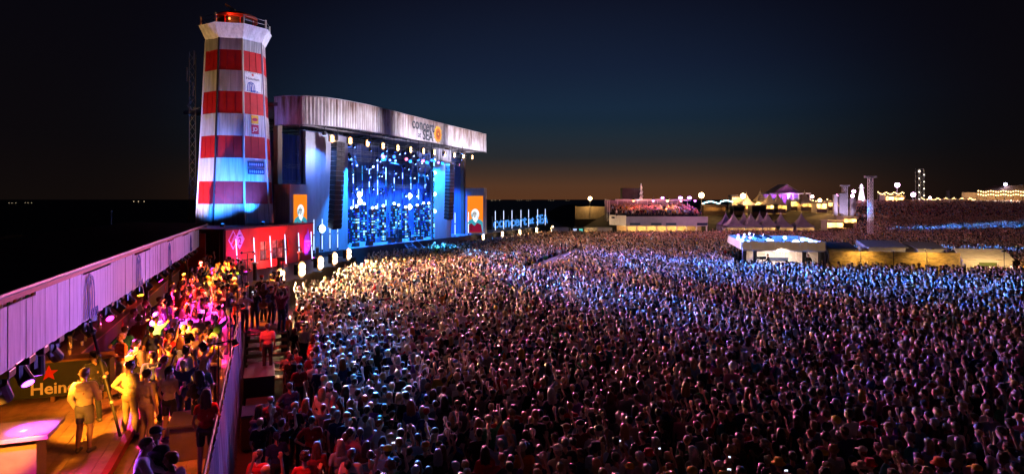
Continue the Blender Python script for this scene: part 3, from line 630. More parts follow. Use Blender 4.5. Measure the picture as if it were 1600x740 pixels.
# weathered fascia
def weathered():
    m = bpy.data.materials.new('weathered_fascia'); m.use_nodes = True; t = m.node_tree; b = t.nodes['Principled BSDF']; b.inputs['Roughness'].default_value = .6
    tcn = t.nodes.new('ShaderNodeTexCoord'); mp = t.nodes.new('ShaderNodeMapping'); mp.inputs['Scale'].default_value = (1.6, 1.6, .16); t.links.new(tcn.outputs['Object'], mp.inputs[0])
    nz = t.nodes.new('ShaderNodeTexNoise'); nz.inputs['Scale'].default_value = 1.6; nz.inputs['Detail'].default_value = 8; nz.inputs['Roughness'].default_value = .7; t.links.new(mp.outputs[0], nz.inputs['Vector'])
    n2 = t.nodes.new('ShaderNodeTexNoise'); n2.inputs['Scale'].default_value = .5; n2.inputs['Detail'].default_value = 4; t.links.new(tcn.outputs['Object'], n2.inputs['Vector'])
    sp = t.nodes.new('ShaderNodeSeparateXYZ'); t.links.new(tcn.outputs['Object'], sp.inputs[0])
    mrn = t.nodes.new('ShaderNodeMapRange'); mrn.inputs[1].default_value = 14.8; mrn.inputs[2].default_value = 17.6; mrn.inputs[3].default_value = -.12; mrn.inputs[4].default_value = .17; t.links.new(sp.outputs['Z'], mrn.inputs[0])
    a1 = t.nodes.new('ShaderNodeMath'); a1.operation = 'ADD'; t.links.new(nz.outputs['Fac'], a1.inputs[0]); t.links.new(mrn.outputs[0], a1.inputs[1])
    a2 = t.nodes.new('ShaderNodeMath'); a2.operation = 'MULTIPLY_ADD'; t.links.new(n2.outputs['Fac'], a2.inputs[0]); a2.inputs[1].default_value = .35; t.links.new(a1.outputs[0], a2.inputs[2])
    cr = t.nodes.new('ShaderNodeValToRGB'); e = cr.color_ramp.elements; e[0].position = .52; e[0].color = (.66, .65, .66, 1); e[1].position = .92; e[1].color = (.12, .055, .03, 1); k = cr.color_ramp.elements.new(.70); k.color = (.42, .36, .33, 1)
    t.links.new(a2.outputs[0], cr.inputs[0]); t.links.new(cr.outputs[0], b.inputs['Base Color']); return m
WEATH = weathered()
raw = [(428, 152), (442, 150.8), (455, 150.3), (480, 150.5), (510, 153), (540, 157.5), (570, 163.5), (600, 170.5), (640, 180.5), (680, 190.5), (720, 200.5), (760, 210)]
FZ1, FZ0 = 17.6, 14.85
fp = []
for px, py in raw: d = 10.1 / ((HY - py) / F); fp.append(Vector(((px - 800) / F * d, d, 0)))
def resample(pts, step):
    cum = [0]
    for a, b_ in zip(pts, pts[1:]): cum.append(cum[-1] + (b_ - a).length)
    n = int(cum[-1] / step); res = []
    for i in range(n + 1):
        t = cum[-1] * i / n; k = max(j for j in range(len(pts) - 1) if cum[j] <= t + 1e-6)
        res.append(pts[k].lerp(pts[k + 1], (t - cum[k]) / (cum[k + 1] - cum[k])))
    return res
fpts = resample(fp, 1.1)
for a, b_ in zip(fpts, fpts[1:]):
    dr = (b_ - a).normalized(); nr = Vector((dr.y, -dr.x, 0)); q = MB(); a2, b2 = a + dr * .012, b_ - dr * .012; K = 6; vs = []
    for k in range(K + 1):
        p = a2.lerp(b2, k / K) + nr * (.04 if k % 2 else 0)
        for zz, off in ((FZ0, 0), (FZ1, 0), (FZ1, -.12), (FZ0, -.12)): vs.append(p + nr * off + Vector((0, 0, zz)))
    fs = [(k * 4 + r, k * 4 + 4 + r, k * 4 + 4 + (r + 1) % 4, k * 4 + (r + 1) % 4) for k in range(K) for r in range(4)] + [(0, 1, 2, 3), (K * 4 + 3, K * 4 + 2, K * 4 + 1, K * 4)]
    q.add(vs, fs).build('fascia_panel', WEATH, st)
MB().path([p + Vector((0, 0, FZ1 + .05)) for p in fpts], .05).build('top_trim', STEEL, st); MB().path([p + Vector((0, 0, FZ0 - .05)) for p in fpts], .05).build('bottom_trim', STEEL, st)
# right-hand return of the fascia
e = fpts[-1]; back = e - S.v * 12
MB().hexa([e + Vector((0, 0, FZ0)), back + Vector((0, 0, FZ0)), back - S.u * .12 + Vector((0, 0, FZ0)), e - S.u * .12 - S.v * .15 + Vector((0, 0, FZ0)), e + Vector((0, 0, FZ1)), back + Vector((0, 0, FZ1)), back - S.u * .12 + Vector((0, 0, FZ1)), e - S.u * .12 - S.v * .15 + Vector((0, 0, FZ1))]).build('side_fascia', WEATH, st)
MB().prism([p - S.v * .35 + Vector((0, 0, 16.7)) for p in fpts[3:]] + [S(41, -17, 16.7), S(0, -17, 16.7), S(-1, -4, 16.7)], (0, 0, .35)).build('roof', DARK, st)
for s in np.arange(1.5, 41, 3.0):
    b = MB(); tf = -.7
    for dz in (0, .75): b.tube(S(s, tf, 15.15 + dz), S(s, -16, 15.15 + dz), .07, .07, 6)
    for k in range(10): b.tube(S(s, tf - k * 1.5, 15.15), S(s, tf - k * 1.5 - .75, 15.9), .035, .035, 4); b.tube(S(s, tf - k * 1.5 - .75, 15.9), S(s, tf - k * 1.5 - 1.5, 15.15), .035, .035, 4)
    b.build('roof_truss', STEEL, st)
b = MB()
for dz, dt in ((0, 0), (.6, 0), (0, -.6), (.6, -.6)): b.tube(S(1, -1.0 + dt, 14.9 + dz), S(41, -1.0 + dt, 14.9 + dz), .05, .05, 6)
for k in range(56): s = 1 + k * .71; b.tube(S(s, -1.0, 14.9 + .6 * (k % 2)), S(s + .71, -1.0, 15.5 - .6 * (k % 2)), .025, .025, 4)
b.build('front_truss', STEEL, st)
for s, t in ((.4, -4.2), (-.4, -9), (33.6, -3), (40.4, -4), (40.4, -15)): MB().fbox(S, s - .3, s + .3, t - .3, t + .3, 0 if s < 2 else SZ + .01, 15.1).build('column', BRNW, st)
# side wings: white flats
WING = mat('wing_flat', (.36, .37, .42), .5, 0, .2, .8, .1, (2, 2, .4))
for k in range(3): MB().fbox(S, 1.75 + k * 2.27, 4.0 + k * 2.27, -2.1, -1.8, SZ + .01, 14.4).build('wing_flat', WING, st)
for k in range(2): MB().fbox(S, 27.1 + k * 2.7, 29.78 + k * 2.7, -2.1, -1.8, SZ + .01, 14.6).build('wing_flat', WING, st)
BACK = mat('blue_drape', (.09, .13, .30), .8, 0, .4, 1, .3, (3, 3, .3))
for k in range(22):
    u0 = 0 + k * 1.9; MB().fbox(S, u0, u0 + 1.88, -10.2 + .1 * (k % 2), -10.0 + .1 * (k % 2), SZ, 15).build('backdrop', BACK, st)
MB().fbox(S, 40.6, 40.8, -10.4, -4.4, SZ, 15).build('side_drape', BACK, st)
MB().fbox(S, 1.75, 8.5, -2.6, -2.4, SZ + .01, 14.6).build('side_drape', BACK, st)
# fascia lettering and sun emblem
def fascia_at(px):
    k = (px - 800) / F
    for a, b_ in zip(fpts, fpts[1:]):
        ka, kb = a.x / a.y, b_.x / b_.y
        if ka <= k <= kb: p = a.lerp(b_, (k - ka) / (kb - ka)); dr = (b_ - a).normalized(); return p + Vector((dr.y, -dr.x, 0)) * .06, dr
p, dr = fascia_at(661); letter(st, 'concert', 1.9, INK, p + Vector((0, 0, 16.75)), dr, bold=.035, sx=1.0)
p, dr = fascia_at(668); letter(st, 'SEA', 1.75, INK, p + Vector((0, 0, 15.55)), dr, bold=.035)
p, dr = fascia_at(655); letter(st, 'at', 1.1, INK, p + Vector((0, 0, 15.5)), dr)
p, dr = fascia_at(683.5); nr = Vector((dr.y, -dr.x, 0)); p = p + Vector((0, 0, 16.05))
pet = [((.95 if i % 2 else 1.2) * math.cos(2 * math.pi * i / 24), (.95 if i % 2 else 1.2) * math.sin(2 * math.pi * i / 24)) for i in range(24)]
circ = lambda r: [(r * math.cos(2 * math.pi * i / 16), r * math.sin(2 * math.pi * i / 16)) for i in range(16)]
flat(st, 'emblem', mat('yellow_petals', (.75, .42, .03), .5), pet, p, dr, th=.03); flat(st, 'emblem', mat('orange_disc', (.55, .13, .02), .5), circ(.75), p + nr * .034, dr); flat(st, 'emblem', mat('brown_disc', (.30, .05, .02), .5), circ(.45), p + nr * .05, dr); flat(st, 'emblem', YEL, circ(.16), p + nr * .066, dr)

# blinders under the fascia
bx = [(518, 217), (546, 220), (573, 224), (597, 228), (620, 231), (640, 234), (660, 236), (677, 238), (693, 240.5), (708, 242.5), (722, 244), (736, 245.5)]
ordn = ['first', 'second', 'third', 'fourth', 'fifth', 'sixth', 'seventh', 'eighth', 'ninth', 'tenth', 'eleventh', 'twelfth']
for k, (px, py) in enumerate(bx):
    s = S.u_at(px, -.35); p = S(s, -.35, 0); p.z = H + (HY - py) / F * p.y
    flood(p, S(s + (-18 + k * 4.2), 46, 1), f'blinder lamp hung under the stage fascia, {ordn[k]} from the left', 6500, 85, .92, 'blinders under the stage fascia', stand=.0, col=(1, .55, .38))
# line arrays
def line_array(px0, px1, py0, py1, n, t, label):
    o = thing('line_array', label, 'loudspeaker', S(S.u_at(px0, t), t, 3), 'hanging line arrays'); top = S(S.u_at(px0, t), t, 0); zt = H + (HY - py0) / F * top.y
    bot = S(S.u_at(px1, t), t, 0); zb = H + (HY - py1) / F * bot.y
    for k in range(n):
        f = k / (n - 1); c0 = top.lerp(bot, f ** 1.6); c0.z = zt + (zb - zt) * f; tilt = R(2 + 14 * f * f); hh = (zt - zb) / (n - 1) * .93
        M = Matrix.Rotation(S.ang, 4, 'Z') @ Matrix.Rotation(tilt, 4, 'X')
        cab = MB().box(c0, (1.35, .75, hh), M).build('cabinet', BLK, o, bevel=.015)
        nrm = S.v
        for i in (-1, 1): MB().box(c0 + nrm * .385 + S.u * .36 * i, (.58, .02, hh * .72), M).build('grille', mat('grille', (.03, .03, .033), .5, .3, .5, 30, .3), cab)
    MB().beam(top + Vector((0, 0, zt + .4)), top + Vector((0, 0, 15)), .06).build('hoist_chain', STEEL, o)
    MB().box(top + Vector((0, 0, zt + .32)), (1.2, .8, .12), Matrix.Rotation(S.ang, 4, 'Z')).build('bumper_frame', STEEL, o)
line_array(528, 523, 226, 353, 18, -.1, 'long black line array hanging before the left white wing')
line_array(703, 701, 258, 340, 16, -.1, 'long black line array hanging before the right blue wing')

# lighting columns with pixel blocks, lamps, trusses on stage
CYAN = em('cyan_pixel', (.04, .36, 1), 1.5); CYW = em('pale_pixel', (.30, .66, 1), 2.4); BLD = em('blue_dot', (.16, .30, 1), 9); BLW = em('blue_white_dot', (.55, .75, 1), 12); DBL = em('deep_blue', (.02, .07, 1), .8)
cols = [(549, -7.5), (556, -5), (568, -7.5), (581, -5.2), (598, -5), (615, -5.5), (633, -6), (651, -6), (669, -5.5), (587, -8.2), (622, -8.5), (661, -8.5)]
for k, (px, t) in enumerate(cols):
    s = S.u_at(px, t); b0 = S(s, t, SZ); hgt = 4.2 + .25 * (k % 3)
    o = thing('pixel_column', f'upright column of blue glowing light blocks on the stage, {ordn[k]} in the row', 'light column', b0, 'pixel columns on stage')
    MB().fbox(S, s - .42, s + .42, t - .22, t + .22, SZ + .01, SZ + hgt).build('frame', BLK, o)
    for zz in np.arange(SZ + .3, SZ + hgt - .2, .34):
        for i in (-1, 1):
            if random.random() < .68: MB().box(S(s + i * .2, t + .235, zz), (.3, .03, random.choice((.13, .26))), Matrix.Rotation(S.ang, 4, 'Z')).build('light_block', random.choice((CYAN, CYAN, CYW, DBL)), o)
            if random.random() < .5: MB().box(S(s - .435, t + i * .1, zz), (.03, .14, .2), Matrix.Rotation(S.ang, 4, 'Z')).build('light_block', random.choice((CYAN, DBL)), o)
    MB().ball(S(s, t + .1, SZ + hgt + .2), .17).build('lamp', BLW, o)
for k, (t, z) in enumerate(((-3.2, 13.9), (-5.0, 13.0), (-6.6, 12.3), (-8.2, 11.0), (-9.2, 9.2))):
    o = thing('lighting_truss', f"black lighting truss with blue lamps over the stage, {['front', 'second', 'third', 'fourth', 'rear lower'][k]} one", 'truss', S(22, t, z), 'trusses over the stage')
    b = MB()
    for dz, dt in ((0, 0), (.4, 0), (.2, -.35)): b.tube(S(6, t + dt, z + dz), S(40, t + dt, z + dz), .03, .03, 5)
    for q in range(60): b.tube(S(6 + q * .56, t, z + .4 * (q % 2)), S(6.56 + q * .56, t, z + .4 - .4 * (q % 2)), .015, .015, 4)
    b.build('lattice', STEEL, o); MB().tube(S(8, t, z + .4), S(8, t, 15.1), .02).build('cable', STEEL, o); MB().tube(S(38, t, z + .4), S(38, t, 15.1), .02).build('cable', STEEL, o)
    for q in range(15):
        s = 8 + q * 2.1 + random.uniform(-1.0, 1.0); zz = z - .25 - random.choice((0, 0, .2, .5, .9, 1.4))
        lp = MB().lathe([(.10, .3), (.17, .1), (.17, -.12), (.12, -.16)], S(s, t, zz), 8).build('lamp_housing', BLK, o)
        MB().ball(S(s, t + .12, zz - .12), random.choice((.05, .07, .09, .13)), 8).build('lamp', random.choice((BLD, BLD, BLD, BLW)), lp)
for k, (px, t) in enumerate(((552, -9.5), (566, -9.5), (577, -9), (590, -9.6), (603, -9.2), (616, -9.6), (629, -9.2), (642, -9.6), (654, -9.2), (664, -9.6))):
    s = S.u_at(px, t); zt = 12.5 - .4 * (k % 3); zb2 = 6.6 - .7 * (k % 2); o = thing('light_batten', f'thin vertical blue light batten hanging before the backdrop, {ordn[k]} from the left', 'light batten', S(s, t, zb2), 'hanging light battens')
    MB().tube(S(s, t - .05, zb2), S(s, t - .05, 15.0), .03, .03, 5).build('wire', BLK, o)
    for q in range(6): z0_ = zb2 + (zt - zb2) * q / 6; MB().tube(S(s, t, z0_), S(s, t, z0_ + (zt - zb2) / 6 - .12), .05, .05, 6).build('light_tube', random.choice((DBL, DBL, CYAN, BLD)), o)
# bright beam lamps facing the audience
for k, (px, py, t) in enumerate(((561, 304, -8), (562, 315, -8), (640, 306, -9), (640, 323, -9), (659, 323, -9), (503, 357, -1.0), (678, 250, -1.5), (679, 303, -1.5), (679, 270, -1.5), (679, 330, -1.5))):
    s = S.u_at(px, t); p = S(s, t, 0); p.z = H + (HY - py) / F * p.y
    o = thing('beam_lamp', f"blue white beam lamp at {['upper left', 'lower left', 'upper middle', 'lower middle', 'middle right', 'the foot of the left wing', 'the top of the right wing edge', 'the middle of the right wing edge', 'the upper right wing edge', 'the lower right wing edge'][k]}", 'stage light', p, 'beam lamps')
    r = .42 if k < 6 else .24  # lens and bulb enlarged to imitate flare
    MB().tube(p - S.v * .35, p + S.v * .0, r * .8, r * 1.05, 10).build('housing', BLK, o); MB().tube(p + S.v * .005, p + S.v * .04, r, r, 12).build('lens', BLW, o); MB().ball(p + S.v * .06, r * .8, 10).build('bulb', BLW, o)
    MB().tube(p - S.v * .2 - Vector((0, 0, 0)), Vector((p.x, p.y, SZ + .01)) - S.v * .2, .03).build('stand', BLK, o)
o = thing('light_ladder', 'upright blue light ladder at the left edge of the right wing', 'light column', S(26.9, -1.5, SZ))
for t in (-1.45, -1.75): MB().tube(S(26.85, t, SZ + .01), S(26.85, t, 13.6), .05).build('rail', BLK, o)
for z in np.arange(2.5, 13.4, .7): MB().box(S(26.85, -1.4, z), (.16, .1, .5)).build('light_block', CYAN if int(z * 10) % 3 else CYW, o)
# blue wash: spots from the trusses onto the stage and wings
WASH = (.012, .15, 1)
def wash(s, t, z, tgt, power, ang, label, col=WASH, rad=.2):
    o = thing('wash_light', label, 'stage light', S(s, t, z), 'wash lights in the stage roof'); p = S(s, t, z); dr = (Vector(tgt) - p).normalized()
    MB().tube(p - dr * .35, p + dr * .02, .16, .22, 10).build('housing', BLK, o); MB().tube(p + dr * .025, p + dr * .05, .19, .19, 10).build('lens', em('lens_w%d' % (int(col[0] * 100) * 7 + int(col[2] * 10)), col, 5), o)
    MB().tube(p - dr * .2, Vector((p.x, p.y, 15.1)) , .03).build('clamp', BLK, o)
    spot(o, p + dr * .32, tgt, power, col, ang, .6, min(rad, .2))
for k, s in enumerate((10, 15, 20, 25, 30, 35)): wash(s, -4.5 - (k % 2) * 2, 14, S(s + 2, -6.5, SZ + .8), 46000, 88, f'blue wash light in the stage roof lighting the deck, {ordn[k]} from the left')
wash(9.6, .3, 13.9, S(7.6, -1.8, 5), 50000, 50, 'cyan wash light aimed down the left wing', (.01, .24, 1))
wash(26, .6, 13.6, S(29.5, -1.8, 7), 26000, 70, 'cyan wash light aimed at the right wing', (.01, .22, 1))
wash(31, .8, 13.9, S(29.5, -1.8, 9), 9000, 70, 'second cyan wash light aimed at the right wing', (.01, .24, 1))
wash(2.2, .2, 14.0, S(4.0, -1.8, 7), 3800, 100, 'dim blue wash light aimed at the outer left wing', (.10, .28, 1))
# beams onto the crowd
def gp(px, py, z=1.6):
    best = min(np.arange(12, 200, .5), key=lambda d: abs((P(px, py, d).z - z) - float(ground_z(P(px, py, d).x, d)))); return P(px, py, best)
beams = [((540, 640), 14, 420000, (.02, .28, 1), 5.5), ((560, 530), 14, 330000, (.02, .30, 1), 5), ((860, 438), 20, 900000, (.02, .20, 1), 12), ((1010, 405), 24, 900000, (.03, .16, 1), 10), ((1120, 432), 24, 800000, (.02, .20, 1), 10), ((1480, 440), 28, 1200000, (.02, .22, 1), 14), ((1470, 388), 28, 1300000, (.02, .22, 1), 6), ((1570, 352), 30, 2600000, (.02, .22, 1), 4.5), ((690, 386), 22, 420000, (.03, .34, 1), 28), ((1560, 600), 16, 160000, (.03, .14, 1), 16), ((1300, 430), 26, 800000, (.02, .18, 1), 9), ((760, 398), 25, 420000, (.03, .28, 1), 14)]
for k, (pp, s, pw, c, an) in enumerate(beams):
    wash(s + .35 * (k % 2), -.9, 12.2 + .05 * k, gp(*pp), pw, an, f'blue beam light in the stage roof aimed at the crowd, {ordn[k % 12]} of the row', c, .25)
# dim pink front wash from the stage roof over the whole field
for k, (pp, s, pw, c) in enumerate((((860, 650), 18, 64000, (1, .15, .34)), ((1220, 600), 22, 100000, (1, .18, .50)), ((1400, 450), 26, 80000, (.38, .18, 1)), ((1050, 405), 30, 120000, (.34, .26, 1)), ((700, 640), 13, 9000, (.9, .2, .4)), ((1400, 350), 32, 60000, (.8, .25, .5)))):
    wash(s + .8, -.7, 12.5, gp(*pp), pw, 40, f'dim pink wash light in the stage roof turned to the field, {ordn[k]} of the row', c, .3)

# stage dressing
o = thing('drum_riser', 'low riser under the drum kit at the middle of the stage', 'riser', S(21, -6.2, SZ)); MB().fbox(S, 19.4, 23.4, -7.6, -4.9, SZ + .01, SZ + .5).build('top', STG, o, bevel=.02); MB().fbox(S, 19.5, 23.3, -4.89, -4.86, SZ + .03, SZ + .45).build('skirt', DARK, o)
SHELL = mat('drum_shell', (.55, .6, .65), .2, .3); BRASS = mat('cymbal', (.7, .65, .5), .2, .8)
o = thing('drum_kit', 'drum kit with cymbals glinting in blue light on the riser', 'drum kit', S(21.3, -6, SZ + .5))
zb = SZ + .51
MB().tube(S(21.3, -5.3, zb + .34), S(21.3, -5.8, zb + .34), .33, .33, 16).build('bass_drum', SHELL, o)
for s, t, z, r in ((20.8, -5.6, .75, .18), (21.7, -5.6, .75, .19), (22.3, -6.2, .45, .25), (20.5, -6.3, .55, .18)): MB().lathe([(r, 0), (r, .28)], S(s, t, zb + z), 14).tube(S(s, t, zb), S(s, t, zb + z), .02).build('drum', SHELL, o)
for s, t, z in ((20.2, -5.5, 1.25), (22.4, -5.5, 1.35), (19.9, -6.2, 1.1), (22.9, -6.1, 1.2), (21.3, -5.1, 1.5)): MB().lathe([(.30, 0), (.05, .05), (.02, .06)], S(s, t, zb + z), 14).tube(S(s, t, zb), S(s, t, zb + z), .015).build('cymbal', BRASS, o)
for k, (s, t) in enumerate(((11, -2.6), (13.5, -2.5), (18, -2.4), (19.6, -2.4), (23, -2.4), (25, -2.5))):
    o = thing('stage_monitor', f'black wedge monitor at the stage edge, {ordn[k]} from the left', 'loudspeaker', S(s, t, SZ), 'wedge monitors'); p = S(s, t, SZ + .01)
    MB().prism([p - S.u * .4 + S.v * .3, p - S.u * .4 - S.v * .3, p - S.u * .4 - S.v * .15 + Vector((0, 0, .45)), p - S.u * .4 + S.v * .28 + Vector((0, 0, .5))], S.u * .8).build('cabinet', BLK, o)
    MB().box(p - S.v * .235 + Vector((0, 0, .24)), (.66, .02, .34), Matrix.Rotation(S.ang, 4, 'Z')).build('grille', MATS['grille'], o)
for k, (s, t, h_) in enumerate(((14, -6.4, 1.2), (16.5, -7, 1.5), (26, -6.5, 1.3), (28.5, -6.8, 1.1), (31, -6.5, 1.4))):
    o = thing('amplifier_stack', f'amplifier stack on the stage behind the players, {ordn[k]} from the left', 'amplifier', S(s, t, SZ), 'amplifier stacks')
    for j in range(2): MB().fbox(S, s - .45, s + .45, t - .25, t + .25, SZ + .01 + j * h_ / 2, SZ + (j + 1) * h_ / 2).build('cabinet', BLK, o, bevel=.02); MB().fbox(S, s - .38, s + .38, t + .255, t + .27, SZ + .08 + j * h_ / 2, SZ - .07 + (j + 1) * h_ / 2).build('grille', MATS['grille'], o)
o = thing('stage_stairs', 'small steel stairs from the stage edge down to the pit', 'stairs', S(20.5, -1, 0))
for k in range(8): MB().fbox(S, 19.7, 21.3, -1.5 + k * .26, -1.5 + k * .26 + .24, SZ - .3 - k * .22, SZ - .25 - k * .22).build('tread', STEEL, o)
for s in (19.65, 21.35): MB().beam(S(s, -1.5, SZ - .3), S(s, .6, .1), .05, .16).build('stringer', STEEL, o); MB().path([S(s, -1.5, SZ - .2), S(s, -1.5, SZ + .8), S(s, .6, 1.1), S(s, .6, .1)], .025).build('handrail', STEEL, o)
o = thing('microphone_stand', 'slim microphone stand at the front of the stage', 'microphone stand', S(20.6, -3.1, SZ)); MB().tube(S(20.6, -3.1, SZ + .03), S(20.6, -3.1, SZ + 1.5), .018).build('pole', STEEL, o); MB().lathe([(.16, 0), (.15, .03)], S(20.6, -3.1, SZ + .01), 12).build('foot', BLK, o); MB().ball(S(20.6, -3.08, SZ + 1.54), .05).build('microphone', STEEL, o)

# side screens: white towers with a portrait screen of a singer
ORA = em('screen_orange', (1, .25, .015), 1.05); SWH = em('screen_white', (.85, .95, 1), 1.15); STE = em('screen_teal', (.05, .45, .6), .8); SRD = em('screen_maroon', (.35, .01, .05), .7); SFA = em('screen_face', (.75, .72, .72), .75); SDK = em('screen_dark', (.02, .03, .05), .3)
def screen_tower(a, rt, wd, z0, z1, dep, sw, sz0, sz1, label, off):
    a = Vector((a[0], a[1], 0)); rt = Vector((*rt, 0)).normalized(); nr = Vector((rt.y, -rt.x, 0))
    o = thing('screen_tower', label, 'screen', a + rt * wd / 2 + Vector((0, 0, z0)), 'screen towers beside the stage')
    n = max(2, int(wd / 1.0))
    for k in range(n):
        p = a + rt * (wd * k / n + .008); q = a + rt * (wd * (k + 1) / n - .008)
        MB().hexa([p + Vector((0, 0, z0)), q + Vector((0, 0, z0)), q - nr * dep + Vector((0, 0, z0)), p - nr * dep + Vector((0, 0, z0)), p + Vector((0, 0, z1)), q + Vector((0, 0, z1)), q - nr * dep + Vector((0, 0, z1)), p - nr * dep + Vector((0, 0, z1))]).build('cladding_panel', WING, o)
    for k in range(6): MB().beam(a - rt * .012 - nr * dep * (k + .5) / 6 + Vector((0, 0, z0)), a - rt * .012 - nr * dep * (k + .5) / 6 + Vector((0, 0, z1)), .05).build('rib', WING, o)
    sh = sz1 - sz0; c0 = a + rt * (wd / 2 + off) + Vector((0, 0, (sz0 + sz1) / 2)) + nr * .02
    scr = flat(o, 'screen', ORA, rect(sw, sh), c0, rt, th=.04)
    k = sw / 2.4
    def pc(m_, pts, lift): 
        q = flat(o, 'screen_picture', m_, [(x * k, y * k - sh * .08) for x, y in pts], c0 + nr * lift, rt, th=.004)
    el = lambda cx, cy, rx, ry, n=18: [(cx + rx * math.cos(2 * math.pi * i / n), cy + ry * math.sin(2 * math.pi * i / n)) for i in range(n)]
    lowy = (-sh / 2 + sh * .08) / k + .02
    pc(STE, [(-1.18, lowy), (1.18, lowy), (1.18, -.75), (.85, -.45), (.35, -.2), (-.5, -.25), (-1.0, -.55), (-1.18, -.8)], .044)
    pc(SRD, [(-1.0, lowy), (1.1, lowy), (.9, -1.1), (.3, -.85), (-.1, -1.3), (-.6, -.9), (-1.0, -1.2)], .050)
    pc(SWH, el(0, .45, .62, .82), .056); pc(SWH, [(-.45, .3), (.5, .3), (.42, -.35), (.1, -.85), (-.3, -.5)], .061)
    pc(SFA, el(-.08, .45, .30, .42), .067); pc(SWH, [(-.32, .12), (.25, .12), (.12, -.35), (-.2, -.35)], .072)
    pc(SDK, el(-.21, .56, .11, .07, 8), .072); pc(SDK, el(.07, .56, .11, .07, 8), .072); pc(SDK, [(-.42, .60), (.30, .60), (.30, .57), (-.42, .57)], .076); pc(STE, [(-.5, .75), (-.35, .2), (-.42, -.1), (-.58, .2)], .063); pc(STE, [(.25, -.4), (.42, .0), (.5, .5), (.38, .1)], .0665); pc(SDK, el(-.06, .06, .12, .05, 8), .077)
    for q, yy in enumerate((-1.0, -1.35, -1.7)): pc(SDK, [(-.75, yy), (-.6, yy - .12), (-.45, yy), (-.45, yy - .2), (-.75, yy - .2)], .055)
screen_tower((S(-1.75, -.7).x, S(-1.75, -.7).y), (S.u.x, S.u.y), 2.7, .02, 8.95, 1.9, 1.85, 4.6, 7.95, 'white screen tower with an orange portrait screen between lighthouse and stage', .1)
screen_tower((-7.2, 99), (1, -.10), 2.95, SZ + .01, 9.2, 2.6, 2.45, 2.35, 8.0, 'white screen tower showing a white-haired singer on orange at the right of the stage', .05)
# neon tubes on the walkway and in front of the left wing
for k, px in enumerate((509, 522, 534, 546)):
    s = S.u_at(px - 12, -1.75 + .5); neon_tube(S(s, -1.45 - .35, SZ + .01) + S.v * 0, 0, 3.4, f'white neon tube before the left wing, {ordn[k]} from the left', 'neon tubes before the left wing')
for k, px in enumerate((695, 711, 732, 744, 759, 774, 787, 800, 814, 826, 840, 852)):
    s = S.u_at(px, -2.0); neon_tube(S(s, -2.0, SZ + .01), 0, 3.5, f'white neon tube along the right-hand walkway, {ordn[k]} from the stage', 'neon tubes on the walkway')
NEB = em('blue_neon', (.08, .34, 1), 1.3)
o = thing('neon_sign', 'blue neon lettering reading concert at SEA on the walkway', 'sign', S(54, -2.6, SZ))
sa, sb = S.u_at(770, -2.6), S.u_at(857, -2.6); cw = (sb - sa)
tx = [('concert', .28, .95), ('at', .64, .5), ('SEA', .86, .82)]
for t_, f, sc in tx:
    me = text_mesh(t_, 2.5 * (1.0 if t_ != 'at' else .8), .05, 'lettering', 0, .05); xs_ = [v.co.x for v in me.vertices]; wdt = max(xs_) - min(xs_); want = {'concert': .55, 'at': .11, 'SEA': .24}[t_] * cw
    me.transform(Matrix.Scale(want / wdt, 4, (1, 0, 0)))
    place(me, 'lettering', NEB, o, S(sa + cw * f, -2.6, SZ + 1.35), S.u, (0, 0, 1))
MB().tube(S(sa, -2.7, SZ + .35), S(sb, -2.7, SZ + .35), .04).build('rail', STEEL, o)
for f in np.linspace(0, 1, 9): MB().tube(S(sa + cw * f, -2.72, SZ + .01), S(sa + cw * f, -2.72, SZ + 2.6), .035).build('post', STEEL, o)
for k, px in enumerate((752, 782, 809.5, 836, 861)):
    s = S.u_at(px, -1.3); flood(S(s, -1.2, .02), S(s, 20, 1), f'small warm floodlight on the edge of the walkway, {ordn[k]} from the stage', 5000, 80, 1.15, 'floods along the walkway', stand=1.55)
barrier(S, 9, 60, 2.2, 'section of steel pit barrier in front of the stage')
o = thing('speaker_stack', 'low dark loudspeaker stack in the pit by the floodlights', 'loudspeaker', (-13.8, 54, 0)); MB().box((-14.4, 56.5, .75), (1.1, .9, 1.45)).build('cabinet', BLK, o, bevel=.02); MB().box((-13.83, 56.5, .75), (.02, .7, 1.2)).build('grille', MATS['grille'], o)
# ================================================================ field: mixing tower, raised walkway, right-hand background
def gz(x, y): return float(ground_z(x, y))
CANV = mat('cream_canvas', (.55, .50, .43), .7, 0, .2, 1, .15); WOODF = mat('plywood_fence', (.40, .27, .10), .65, 0, .75, 2.2, .35, (1, 1, 2.5))
M_ = Frame((21.8, 60.5), R(-12)); M_.v = Vector((math.sin(R(-12)), -math.cos(R(-12)), 0))
o = thing('mixing_tower', 'cream walled mixing tower in the crowd with an open top full of blue lamps', 'mixing tower', M_(3.6, -6, 0))
for k in range(10):
    u0 = k * .725
    MB().fbox(M_, u0 + .01, u0 + .715, -.12, 0, 2.72, 3.52 + .06 * (k % 2)).build('parapet_panel', CANV, o)
    MB().fbox(M_, k * .725 + .01, k * .725 + .715, -11.2, -11.05, 2.72, 3.5).build('parapet_panel', CANV, o)
for k in range(12):
    a, b_ = M_(0, -.15 - k * .9, 0), M_(0, -1.03 - k * .9, 0)
    MB().hexa([a + Vector((0, 0, 2.72)), b_ + Vector((0, 0, 2.72)), b_ - M_.u * .1 + Vector((0, 0, 2.72)), a - M_.u * .1 + Vector((0, 0, 2.72)), a + Vector((0, 0, 3.5)), b_ + Vector((0, 0, 3.5)), b_ - M_.u * .1 + Vector((0, 0, 3.5)), a - M_.u * .1 + Vector((0, 0, 3.5))]).build('parapet_panel', CANV, o)
    MB().fbox(M_, 7.26, 7.36, -1.03 - k * .9, -.15 - k * .9, 2.72, 3.5).build('parapet_panel', CANV, o)
MB().fbox(M_, .1, 7.2, -11.0, -.2, 2.6, 2.7).build('roof', mat('blue_grey_roof', (.18, .20, .26), .5), o)
